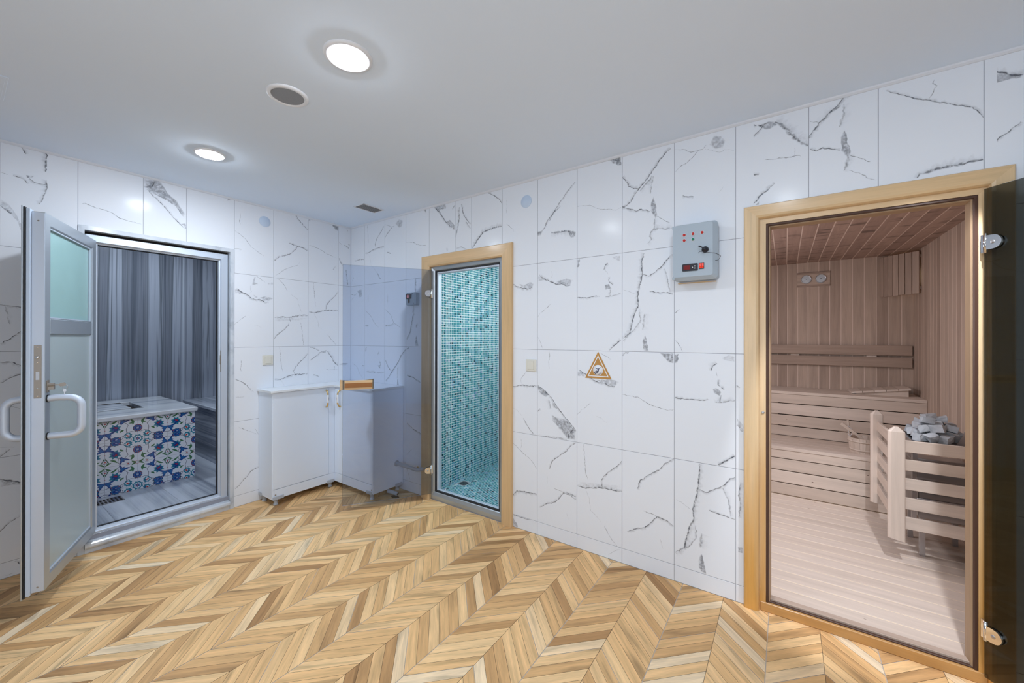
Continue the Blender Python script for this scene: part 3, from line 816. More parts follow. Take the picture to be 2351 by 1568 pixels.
mb = MB(); mb.box(-0.1, HY, CEIL, HX, 0.1, 2.62)
struct(mb, 'ceiling', 'ceiling', 'smooth pale grey painted ceiling of the hall', 'ceiling')
for n, (a, u) in enumerate((('x', (0.0, HX)), ('y', (HY, 0.0)))):
    mb = MB()
    if a == 'x': mb.prism([(0.0, 2.478), (-0.006, 2.478), (-0.013, 2.484), (-0.016, 2.4905), (0.0, 2.4905)], 'x', u[0], u[1])
    else: mb.prism([(0.0, 2.478), (0.006, 2.478), (0.013, 2.484), (0.016, 2.4905), (0.0, 2.4905)], 'y', u[0], u[1])
    struct(mb, 'trim_%d' % (n + 1), 'cornice', ['thin white sealant bead where ceiling meets the sauna side wall', 'thin white sealant bead where ceiling meets the bath side wall'][n], 'trim')
mb = MB(); mb.box(-0.1, HY - 0.1, -0.05, HX, HY, 2.6)
struct(mb, 'wall_front', 'wall', 'plain pale wall of the hall behind the viewer', 'wall')
fill_win = None
mb = MB(); mb.box(2.6, HY, 0.60, 4.88, HY + 0.03, 1.90); fill_win = struct(mb, 'fill_window', 'white', 'wide glowing fill window added behind the viewer to brighten the hall', 'fill window')  # made-up window, added out of view as soft fill for the hall
for i in range(3):
    mb = MB(); x0 = 2.64 + i * 0.74; mb.box(x0, HY + 0.0305, 0.64, x0 + 0.70, HY + 0.034, 1.86); mb.obj('pane', 'fillglow', fill_win)
mb = MB(); mb.box(HX, HY, -0.05, HX + 0.1, 0.1, 2.6)
struct(mb, 'wall_end', 'wall', 'plain pale end wall of the hall past the sauna door', 'wall')

# ------------------------------------------------------------------ hall floor: chevron oak-look tiles
mb = MB(); mb.box(0, HY, -0.06, HX, 0, -0.0022)
floor = struct(mb, 'floor', 'plankside', 'oak-look chevron tiled floor of the hall', 'floor')
def clip_poly(P, x0, x1, y0, y1):
    for ax, lim, sg in ((0, x0, 1), (0, x1, -1), (1, y0, 1), (1, y1, -1)):
        out = []
        for i in range(len(P)):
            a, b = P[i], P[(i + 1) % len(P)]; da, db = (a[ax] - lim) * sg, (b[ax] - lim) * sg
            if da >= 0: out.append(a)
            if (da >= 0) != (db >= 0):
                t = da / (da - db); out.append((a[0] + (b[0] - a[0]) * t, a[1] + (b[1] - a[1]) * t))
        P = out
        if len(P) < 3: return []
    return P
CW = cam.matrix_world.inverted()
def proj(p):
    c = CW @ Vector(p)
    if c.z > -0.05: return None
    return (1165.37 + 904.387 * c.x / -c.z, 773.16 - 904.387 * c.y / -c.z)
PITCH = 0.4 / 6
planks = []; grouts = []
FX0, FX1, FY0, FY1 = 0.001, HX - 0.001, HY + 0.001, -0.001
for c in range(-14, 16):
    xw = 2.765 + 0.4 * ((c + 1) // 2) if False else None
for j in range(-8, 9):
    xw = 2.765 + 0.4 * j
    for sd in (1, -1):
        xd = xw + 0.2 * sd
        if max(xw, xd) < 0 or min(xw, xd) > HX: continue
        xa, xb = xw + sd * 0.0017, xd - sd * 0.0008
        for k in range(-58, 12):
            ya = -0.5 + k * PITCH; g0 = 0.0018 if k % 6 == 0 else 0.0009; g1 = 0.0018 if (k + 1) % 6 == 0 else 0.0009
            P = [(xa, ya + g0), (xb, ya + 0.2 + g0), (xb, ya + 0.2 + PITCH - g1), (xa, ya + PITCH - g1)]
            if sd < 0: P = P[::-1]
            Q = clip_poly(P, FX0, FX1, FY0, FY1)
            if len(Q) < 3: continue
            s1, s2 = sd / math.sqrt(2), 1 / math.sqrt(2)
            px = [proj((q[0], q[1], 0)) for q in Q]
            score = 0
            if all(px):
                A = abs(sum(px[i][0] * px[(i + 1) % len(px)][1] - px[(i + 1) % len(px)][0] * px[i][1] for i in range(len(px)))) / 2
                cx = sum(p[0] for p in px) / len(px); cy = sum(p[1] for p in px) / len(px)
                inside = any(-5 < p[0] < 2356 and p[1] < 1573 for p in px)
                score = A if inside else 0
            planks.append((score, Q, (s1, s2)))
            if k % 6 == 0:
                G = clip_poly([(xw, ya - 0.0020), (xd, ya + 0.2 - 0.0020), (xd, ya + 0.2 + 0.0020), (xw, ya + 0.0020)], FX0, FX1, FY0, FY1)
                if len(G) > 2: grouts.append(G)
    G = clip_poly([(xw - 0.0018, FY0), (xw + 0.0018, FY0), (xw + 0.0018, FY1), (xw - 0.0018, FY1)], FX0, FX1, FY0, FY1)
    if len(G) > 2: grouts.append(G)
planks.sort(key=lambda t: -t[0])
def plank_geo(mb, Q, d):
    ru, rv = RND.random() * 50, RND.random() * 50
    tone = RND.betavariate(1.6, 1.5)
    n = len(Q); V = [(x, y, 0.0) for x, y in Q] + [(x, y, -0.004) for x, y in Q]
    area = sum(Q[i][0] * Q[(i + 1) % n][1] - Q[(i + 1) % n][0] * Q[i][1] for i in range(n))
    top = list(range(n))
    if area < 0: top = top[::-1]
    uvt = [(V[i][0] * d[0] + V[i][1] * d[1] + ru, -V[i][0] * d[1] + V[i][1] * d[0] + rv) for i in top]
    mb.add(V, [top], [uvt], tone, 0)
    b = len(mb.v) - len(V)
    for i in range(n):
        j = (i + 1) % n; f = [i, j, n + j, n + i]
        if area > 0: f = f[::-1]
        mb.f.append(tuple(b + q for q in f)); mb.mi.append(1); mb.smooth.append(False); mb.uv.extend([(0., 0.)] * 4); mb.tone.extend([tone] * 4); mb.ink.extend([0.] * 4); mb.paint.extend([(1, 1, 1)] * 4)
for sc, Q, d in planks[:300]:
    mb = MB(); plank_geo(mb, Q, d); mb.obj('plank', ['floorwood', 'plankside'], floor)
mb = MB()
for sc, Q, d in planks[300:]: plank_geo(mb, Q, d)
mb.obj('plank', ['floorwood', 'plankside'], floor, kind='stuff', label='remaining smaller or hidden oak-look strips')
mb = MB()
for G in grouts:
    n = len(G); area = sum(G[i][0] * G[(i + 1) % n][1] - G[(i + 1) % n][0] * G[i][1] for i in range(n))
    mb.add([(x, y, -0.0007) for x, y in G], [list(range(n)) if area > 0 else list(range(n))[::-1]])
mb.obj('grout', 'floorgrout', floor, label='pale grout lines')

# ------------------------------------------------------------------ setting: Turkish bath behind the left wall
BZ = 0.10
mb = MB(); mb.box(-1.95, -2.9, 0.0, -0.02, -0.45, BZ - 0.002)
bath_floor = struct(mb, 'floor_bath', 'grout', 'blue-grey striped marble floor inside the bath', 'floor')
for i, (y0, y1) in enumerate(((-2.9, -2.30), (-2.30, -1.70), (-1.70, -1.33), (-1.33, -0.93), (-0.93, -0.45))):
    mb = MB(); mb.box(-1.949, y0 + 0.001, BZ - 0.02, -0.021, y1 - 0.001, BZ, bev=0.0005); mb.obj('slab', 'bathfloor', bath_floor)
mb = MB(); mb.box(-2.05, -3.0, 0.0, -1.95, -0.35, 2.7)
bath_back = struct(mb, 'wall_bath_back', 'grout', 'dark vertically striped marble wall at the back of the bath', 'wall')
for i in range(6):
    y0 = -2.9 + i * 0.41; mb = MB(); mb.box(-1.955, y0 + 0.0006, BZ, -1.94, min(y0 + 0.41, -0.45) - 0.0006, 2.55, bev=0.0006); mb.obj('slab', 'bathwall', bath_back)
mb = MB(); mb.box(-1.95, -0.45, 0.0, -0.1, -0.35, 2.7)
struct(mb, 'wall_bath_side', 'bathwall', 'striped marble side wall of the bath above the bench', 'wall')
mb = MB(); mb.box(-1.95, -3.0, 0.0, -0.1, -2.9, 2.7)
struct(mb, 'wall_bath_far', 'bathbench', 'striped marble side wall of the bath hidden by the open door', 'wall')
mb = MB(); mb.box(-2.05, -3.0, 2.55, -0.1, -0.35, 2.7)
struct(mb, 'ceiling_bath', 'render', 'grey plastered ceiling of the bath', 'ceiling')

# ------------------------------------------------------------------ setting: steam room
SZ = 0.05; SX0 = 1.135
mb = MB(); mb.box(1.0, 0.02, 0.0, 2.4, 1.8, SZ - 0.0015)
steam_floor = struct(mb, 'floor_steam', 'mosaicgrout', 'turquoise glass mosaic floor of the steam room', 'floor')
mb = MB(); mb.box(1.0, 0.19, 0.0, SX0, 1.8, 2.4); mb.box(1.0, 0.1, 0.0, SX0 + 0.012, 0.19, 2.4)
steam_left = struct(mb, 'wall_steam_left', 'mosaicgrout', 'turquoise glass mosaic side wall of the steam room', 'wall')
mb = MB(); mb.box(SX0, 1.75, 0.0, 2.35, 1.85, 2.4)
steam_back = struct(mb, 'wall_steam_back', 'mosaicgrout', 'turquoise glass mosaic wall at the end of the steam room', 'wall')
mb = MB(); mb.box(2.35, 0.1, 0.0, 2.5, 2.7, 2.4)
steam_right = struct(mb, 'wall_steam_right', 'mosaicgrout', 'pale party wall between steam room and sauna', 'wall')
mb = MB(); mb.box(1.0, 0.1, 2.3, 2.4, 1.85, 2.45)
struct(mb, 'ceiling_steam', 'mosaicgrout', 'pale ceiling of the steam room', 'ceiling')
MP = 0.0225
def mosaic(mb, u0, u1, v0, v1, fm):
    nu, nv = int((u1 - u0) / MP), int((v1 - v0) / MP); h = 0.0019
    for i in range(nu):
        for j in range(nv):
            a, b = u0 + i * MP + 0.0022, u0 + (i + 1) * MP - 0.0022; c, d = v0 + j * MP + 0.0022, v0 + (j + 1) * MP - 0.0022
            t = min(1, max(0, RND.gauss(0.47, 0.24))); k = 0.001
            V = [fm(a, c, 0), fm(b, c, 0), fm(b, d, 0), fm(a, d, 0), fm(a + k, c + k, h), fm(b - k, c + k, h), fm(b - k, d - k, h), fm(a + k, d - k, h)]
            mb.add(V, [(4, 5, 6, 7), (0, 1, 5, 4), (1, 2, 6, 5), (2, 3, 7, 6), (3, 0, 4, 7)], None, t)
mb = MB(); mosaic(mb, 0.192, 1.75, SZ, 2.30, lambda u, v, h: (SX0 + h, u, v)); mosaic(mb, 0.10, 0.19, SZ, 2.30, lambda u, v, h: (SX0 + 0.012 + h, u, v))
mb.obj('mosaic_tile', 'mosaic', steam_left, kind='stuff')
mb = MB(); mosaic(mb, SX0, 2.34, 0.03, 1.75, lambda u, v, h: (u, v, SZ - 0.0015 + h)); mb.obj('mosaic_tile', 'mosaic', steam_floor, kind='stuff')
mb = MB(); mosaic(mb, SX0, 2.34, SZ, 2.30, lambda u, v, h: (u, 1.75 - h, v)); mb.obj('mosaic_tile', 'mosaic', steam_back, kind='stuff')

# ------------------------------------------------------------------ setting: sauna cabin
UZ = 0.05; UX = 4.58; UY = 2.64; UC = 2.14; UL = 2.52
mb = MB(); mb.box(UL, 0.06, 0.0, UX, UY, UZ - 0.003)
sauna_floor = struct(mb, 'floor_sauna', 'seam', 'pale wooden duckboard floor of the sauna', 'floor')
y = 0.072; k = 0
while y < 1.70:
    y1 = min(y + 0.1, 1.70); mb = MB(); mb.box(UL, y + 0.004, UZ - 0.02, UX, y1 - 0.004, UZ, grain='x', bev=0.002, tone=RND.uniform(0.45, 0.75)); mb.obj('plank', 'aspen', sauna_floor); y += 0.1
mb = MB(); mb.box(UL, UY - 0.0080, 0.0, UX + 0.1, UY + 0.1, 2.3)
sauna_back = struct(mb, 'wall_sauna_back', 'wallseam', 'brown tongue-and-groove boarded back wall of the sauna', 'wall')
x = 3.480 - 0.0847 * 12
while x < UX:
    x1 = min(x + 0.0847, UX); x0 = max(x, UL)
    if x1 > UL:
        mb = MB(); mb.box(x0 + 0.0020, UY - 0.009, UZ, x1 - 0.0020, UY + 0.005, UC + 0.01, grain='z', bev=0.0025); mb.obj('plank', 'sauna', sauna_back)
    x += 0.0847
mb = MB(); mb.box(UX - 0.0080, 0.1, 0.0, UX + 0.1, UY, 2.3)
sauna_right = struct(mb, 'wall_sauna_right', 'wallseam', 'boarded side wall of the sauna behind the stove', 'wall')
y = UY - 0.01
while y > 0.1:
    y0 = max(y - 0.0847, 0.1); mb = MB(); mb.box(UX - 0.009, y0 + 0.0020, UZ, UX + 0.004, y - 0.0020, UC + 0.01, grain='z', bev=0.0025); mb.obj('plank', 'sauna', sauna_right); y -= 0.0847
mb = MB(); mb.box(2.5, 0.1, 0.0, UL, UY, 2.3)
struct(mb, 'wall_sauna_left', 'sauna', 'boarded side wall of the sauna hidden left of its doorway', 'wall')
mb = MB(); mb.box(UL, 0.1, 0.0, 3.50, 0.115, 2.3); mb.box(4.31, 0.1, 0.0, UX, 0.115, 2.3)
struct(mb, 'wall_sauna_front', 'sauna', 'boarded inner face of the sauna wall beside its doorway', 'wall')
mb = MB(); mb.box(2.5, 0.1, UC - 0.0070, UX + 0.1, UY + 0.1, 2.3)
sauna_ceil = struct(mb, 'ceiling_sauna', 'wallseam', 'brown stained boarded ceiling of the sauna', 'ceiling')
x = 3.471 - 0.0857 * 12
while x < UX:
    x0 = max(x, UL); x1 = min(x + 0.0857, UX)
    if x1 > UL: mb = MB(); mb.box(x0 + 0.0019, 0.1, UC - 0.008, x1 - 0.0019, UY - 0.009, UC + 0.004, grain='y', bev=0.0025); mb.obj('plank', 'saunaceil', sauna_ceil)
    x += 0.0857

# ------------------------------------------------------------------ door frames
FR = lambda u, z, o: (u, -o, z)
FL = lambda u, z, o: (o, u, z)
def members(prof, u0, u1, zb, zt, fm, bottom=False):
    """mitred frame members from a closed (inset, offset) profile; returns {'left','right','top'[,'bottom']: MB}"""
    n = len(prof); out = {}
    def sweep(pa, pb, La, Lb):
        mb = MB(); ru, rv = RND.random() * 40, RND.random() * 40; t = RND.random()
        V = [fm(*p) for p in pa] + [fm(*p) for p in pb]; F = []; U = []; acc = 0
        for i in range(n):
            j = (i + 1) % n; d = math.hypot(prof[j][0] - prof[i][0], prof[j][1] - prof[i][1])
            F.append((i, j, n + j, n + i)); U.append([(La[i] + ru, acc + rv), (La[j] + ru, acc + d + rv), (Lb[j] + ru, acc + d + rv), (Lb[i] + ru, acc + rv)]); acc += d
        F += [tuple(range(n))[::-1], tuple(range(n, 2 * n))]; U += [[(0.1 * k, 0.1) for k in range(n)]] * 2
        return mb.add(V, F, U, t)
    zlo = [(zb + (d if bottom else 0)) for d, o in prof]; zhi = [zt - d for d, o in prof]
    out['left'] = sweep([(u0 + d, zlo[i], o) for i, (d, o) in enumerate(prof)], [(u0 + d, zhi[i], o) for i, (d, o) in enumerate(prof)], zlo, zhi)
    out['right'] = sweep([(u1 - d, zlo[i], o) for i, (d, o) in enumerate(prof)], [(u1 - d, zhi[i], o) for i, (d, o) in enumerate(prof)], zlo, zhi)
    ul = [u0 + d for d, o in prof]; uh = [u1 - d for d, o in prof]
    out['top'] = sweep([(ul[i], zt - d, o) for i, (d, o) in enumerate(prof)], [(uh[i], zt - d, o) for i, (d, o) in enumerate(prof)], ul, uh)
    if bottom: out['bottom'] = sweep([(ul[i], zb + d, o) for i, (d, o) in enumerate(prof)], [(uh[i], zb + d, o) for i, (d, o) in enumerate(prof)], ul, uh)
    return out
def frame_parts(par, name, mat, prof, u0, u1, zb, zt, fm, bottom=False, label=None):
    for k, mb in members(prof, u0, u1, zb, zt, fm, bottom).items(): pt(mb, name, mat, par, label=label)

# steam room doorway
sf = root('door_frame', (1.54, 0, 0), 'pale pine door casing with grey metal inner frame around the steam room', 'door frame', kind='structure')
frame_parts(sf, 'casing', 'oak', [(0, 0), (0, 0.020), (0.006, 0.026), (0.085, 0.026), (0.094, 0.018), (0.094, -0.012), (0.0, -0.001)], 1.067, 2.013, 0.0, 2.066, FR, label='pale pine casing')
frame_parts(sf, 'metal_frame', 'alu', [(0, -0.004), (0.034, -0.004), (0.060, -0.012), (0.064, -0.016), (0.064, -0.060), (0, -0.060)], 1.130, 1.945, 0.0, 2.005, FR, True, label='grey metal frame')
frame_parts(sf, 'gasket', 'gasket', [(0, -0.018), (0.010, -0.018), (0.012, -0.024), (0.012, -0.034), (0, -0.034)], 1.1935, 1.8815, 0.0635, 1.9415, FR, True, label='black rubber seal')
frame_parts(sf, 'inner_lip', 'alu2', [(0, -0.030), (0.022, -0.030), (0.026, -0.034), (0.026, -0.062), (0, -0.062)], 1.1935, 1.8815, 0.050, 1.9415, FR, False, label='pale metal lip')
mb = MB(); mb.box(1.20, 0.034, 0.03, 1.875, 0.062, 0.078, bev=0.002); pt(mb, 'inner_lip', 'alu2', sf)

# sauna doorway
uf = root('door_frame', (3.9, 0, 0), 'golden pine door casing with brown seal around the sauna', 'door frame', kind='structure')
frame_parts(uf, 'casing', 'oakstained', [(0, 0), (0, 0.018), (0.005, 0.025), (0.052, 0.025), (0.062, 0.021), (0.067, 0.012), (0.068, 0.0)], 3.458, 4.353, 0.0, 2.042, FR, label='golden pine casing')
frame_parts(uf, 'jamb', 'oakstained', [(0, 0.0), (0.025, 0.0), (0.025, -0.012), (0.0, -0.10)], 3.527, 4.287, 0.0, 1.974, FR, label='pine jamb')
frame_parts(uf, 'gasket', 'browngasket', [(0, -0.004), (0.009, -0.002), (0.012, -0.008), (0.012, -0.02), (0, -0.02)], 3.5525, 4.2615, 0.0, 1.9485, FR, label='brown rubber seal')
frame_parts(uf, 'rebate', 'rebate', [(0, -0.012), (0.014, -0.012), (0.017, -0.016), (0.020, -0.062), (0, -0.062)], 3.5530, 4.2610, 0.02, 1.948, FR, label='inner rebate strip')
mb = MB(); mb.box(3.527, -0.004, 0.0, 4.287, 0.012, 0.046, bev=0.003); pt(mb, 'sill', 'honey', uf, label='orange-brown pine sill')
mb = MB(); mb.box(3.5525, 0.010, 0.0, 4.2615, 0.024, 0.052, bev=0.002); pt(mb, 'gasket', 'browngasket', uf)
mb = MB(); mb.box(3.5525, 0.024, 0.0, 4.2615, 0.060, 0.060, bev=0.002); pt(mb, 'sill', 'sauna', uf, label='worn inner sill board')
mb = MB(); mb.lathe([(0.0065, 0), (0.0065, -0.003), (0.004, -0.0045), (0.002, -0.002)], (3.540, -0.0005, 0.999), 'y', 14); pt(mb, 'screw', 'steel', uf, label='steel stop screw')

# bath doorway
bf = root('door_frame', (0, -1.47, 0), 'grey marble surround with satin aluminium frame around the bath doorway', 'door frame', kind='structure')
frame_parts(bf, 'architrave', 'sill', [(0, 0), (0, 0.006), (0.028, 0.006), (0.028, -0.055), (0.01, -0.055)], -1.903, -1.045, 0.0, 2.083, FL, label='grey-white marble surround')
frame_parts(bf, 'metal_frame', 'alu2', [(0, -0.030), (0.044, -0.026), (0.047, -0.030), (0.047, -0.040), (0.057, -0.044), (0.057, -0.075), (0, -0.075)], -1.867, -1.079, 0.068, 2.037, FL, True, label='satin aluminium frame')
frame_parts(bf, 'head_gap', 'gap', [(0, -0.05), (0.012, -0.05), (0.012, -0.07), (0, -0.07)], -1.875, -1.073, 0.068, 2.055, FL, label='dark gap above frame')
frame_parts(bf, 'gasket', 'gasket', [(0, -0.066), (0.004, -0.066), (0.005, -0.08), (0, -0.08)], -1.8095, -1.1365, 0.1255, 1.9795, FL, True, label='black rubber seal')
mb = MB(); mb.prism([(0.008, 0.0), (0.008, 0.030), (0.022, 0.034), (0.026, 0.044), (0.024, 0.058), (0.016, 0.066), (-0.03, 0.070), (-0.10, 0.070), (-0.10, 0.0)], 'y', -1.873, -1.075)
pt(mb, 'threshold', 'sill', bf, label='stepped marble threshold')
mb = MB(); mb.box(-0.038, -1.1262, 1.10, -0.0262, -1.1235, 1.27); mb.box(-0.040, -1.1285, 1.16, -0.028, -1.1255, 1.23)
pt(mb, 'strike_plate', 'nickel', bf, label='steel strike plate')

# ------------------------------------------------------------------ open aluminium bath door (rotated leaf frame)
A = Vector((0.028, -1.827, 0.0)); D = Vector((0.91754, -0.39765, 0)); N = Vector((0.39765, 0.91754, 0))
LF = Matrix(((D.x, N.x, 0, A.x), (D.y, N.y, 0, A.y), (0, 0, 1, 0), (0, 0, 0, 1)))   # local: x along leaf, y toward viewer side, z up
ld = root('aluminium_door', tuple(A), 'open grey aluminium door with frosted green pane and tubular pull handles', 'door')
def P_(): return MB(LF)
fm = lambda u, z, o: (u, o, z)
# stiles and rails (mitred outer frame)
prof = [(0, 0.0), (0.055, 0.0), (0.0615, -0.004), (0.0615, -0.030), (0.055, -0.044), (0, -0.044)]
def members_local(prof, u0, u1, zb, zt):
    ms = members(prof, u0, u1, zb, zt, fm, True)
    for m_ in ms.values(): m_.v = [tuple(LF @ Vector(p)) for p in m_.v]
    return ms
for k, m_ in members_local(prof, 0.0, 0.676, 0.126, 1.990).items(): pt(m_, 'stile' if k in ('left', 'right') else 'rail', 'alu', ld)
mb = P_(); mb.box(0.0615, -0.042, 1.390, 0.6145, -0.002, 1.468, bev=0.003); pt(mb, 'rail', 'alu', ld)
mb = P_(); mb.box(0.060, -0.026, 1.466, 0.616, -0.018, 1.930); pt(mb, 'pane', 'frost', ld, label='frosted green glass pane')
mb = P_(); mb.box(0.060, -0.030, 0.186, 0.616, -0.012, 1.392); pt(mb, 'door_panel', 'panel', ld, label='solid grey lower panel')
mb = P_()
for (a, b, c, d) in ((0.0625, 0.0685, 1.47, 1.925), (0.6075, 0.6135, 1.47, 1.925)): mb.box(a, -0.016, c, b, -0.006, d)
mb.box(0.0625, -0.016, 1.470, 0.6135, -0.006, 1.476); mb.box(0.0625, -0.016, 1.922, 0.6135, -0.006, 1.928)
mb.box(0.0625, -0.012, 0.190, 0.0685, -0.005, 1.388); mb.box(0.6075, -0.012, 0.190, 0.6135, -0.005, 1.388); mb.box(0.0625, -0.012, 0.1885, 0.6135, -0.005, 0.1945)
pt(mb, 'glazing_bead', 'alu2', ld)
# free edge: stepped aluminium profile with black seal and outer flange
mb = P_(); mb.box(0.6761, -0.044, 0.128, 0.6785, -0.001, 1.986); pt(mb, 'edge_strip', 'alu2', ld, label='pale edge face')
mb = P_(); mb.box(0.660, -0.060, 0.118, 0.690, -0.0445, 1.998, bev=0.002); mb.box(0.003, -0.060, 0.118, 0.66, -0.050, 0.135); mb.box(0.003, -0.060, 1.985, 0.66, -0.050, 1.998)
pt(mb, 'outer_flange', 'paleblue', ld, label='bluish overlapping flange')
mb = P_(); mb.box(0.664, -0.0665, 0.112, 0.694, -0.0601, 2.004, bev=0.001); mb.box(0.003, -0.0665, 1.990, 0.664, -0.0601, 2.004); mb.box(0.003, -0.0665, 0.112, 0.664, -0.0601, 0.125)
pt(mb, 'seal', 'gasket', ld, label='black rubber seal')
mb = P_(); mb.box(0.003, -0.072, 0.108, 0.698, -0.0666, 2.008, bev=0.001); pt(mb, 'outer_face', 'alu', ld)
mb = P_(); mb.box(0.6786, -0.036, 1.075, 0.6800, -0.010, 1.335, bev=0.0005)
lp = pt(mb, 'lock_plate', 'nickel', ld, label='long steel lock plate')
mb = P_(); mb.lathe([(0.0001, 0.004), (0.006, 0.0035), (0.0075, 0.0)], (0.6800, -0.023, 1.275), 'x', 16); sub(mb, 'latch', 'chrome', lp, ld)
mb = P_(); mb.box(0.6800, -0.029, 1.165, 0.6806, -0.017, 1.205); sub(mb, 'bolt', 'steel', lp, ld)
for z in (1.325, 1.250, 1.122, 1.085):
    mb = P_(); mb.lathe([(0.0001, 0.0012), (0.003, 0.001), (0.0034, 0.0)], (0.6800, -0.023, z), 'x', 10); sub(mb, 'screw', 'chrome', lp, ld)
for z in (1.945, 0.15):
    mb = P_(); mb.lathe([(0.0001, 0.0012), (0.0035, 0.001), (0.004, 0.0)], (0.6785, -0.022, z), 'x', 10); pt(mb, 'screw', 'nickel', ld)
# pull handles on both faces
def pull(sg, y0, dep):
    mb = P_(); P = []; z0, z1, u = 0.880, 1.068, 0.646; r = 0.0165; R_ = 0.045
    y = lambda d: y0 + sg * d
    P.append((u, y(0), z1)); P.append((u, y((dep - R_) * 0.5), z1 + 0.003)); P.append((u, y(dep - R_), z1))
    for k in range(1, 7): a = k / 6 * PI / 2; P.append((u, y(dep - R_ + R_ * math.sin(a)), z1 - R_ + R_ * math.cos(a)))
    for k in range(0, 7): a = k / 6 * PI / 2; P.append((u, y(dep - R_ + R_ * math.cos(a)), z0 + R_ - R_ * math.sin(a)))
    P.append((u, y((dep - R_) * 0.5), z0)); P.append((u, y(0), z0))
    mb.tube(P, r, 16); h = pt(mb, 'pull_handle', 'alu2', ld, label='tubular D-shaped pull handle')
    for z in (z0, z1):
        mb = P_(); mb.lathe([(0.0190, y0 - sg * 0.0005), (0.0190, y0 + sg * 0.004)], (u, 0, z), 'y', 18); sub(mb, 'collar', 'gasket', h, ld)
pull(1, 0.0, 0.120); pull(-1, -0.072, 0.070)
mb = P_(); mb.box(0.636, 0.0, 1.098, 0.660, 0.003, 1.160, bev=0.001); mb.prism([(0.640, 1.112), (0.656, 1.112), (0.656, 1.128), (0.659, 1.134), (0.656, 1.142), (0.650, 1.145), (0.642, 1.142), (0.638, 1.134), (0.640, 1.128)], 'y', 0.003, 0.024)
lc = pt(mb, 'lock_cylinder', 'nickel', ld, label='nickel lock cylinder')
mb = P_(); mb.box(0.649, 0.024, 1.132, 0.651, 0.040, 1.138); mb.prism([(0.040, 1.131), (0.046, 1.126), (0.062, 1.128), (0.066, 1.136), (0.060, 1.146), (0.046, 1.143), (0.040, 1.139)], 'x', 0.649, 0.651)
sub(mb, 'key', 'nickel', lc, ld, label='key left in the lock')
mb = P_(); mb.tube([(0.650, 0.062 + 0.010 * math.cos(a), 1.124 + 0.012 * math.sin(a)) for a in [2 * PI * k / 14 for k in range(14)]], 0.0011, 6, closed=True)
mb.prism([(0.056, 1.113), (0.066, 1.111), (0.067, 1.101), (0.063, 1.098), (0.062, 1.084), (0.058, 1.084), (0.058, 1.098), (0.054, 1.102)], 'x', 0.6485, 0.6515)
sub(mb, 'key_ring', 'steel', lc, ld, label='ring with a second key')
for z in (0.35, 1.05, 1.78):
    mb = P_(); mb.lathe([(0.008, z - 0.045), (0.008, z + 0.045)], (-0.004, -0.06, 0), 'z', 12); pt(mb, 'hinge', 'alu', ld)

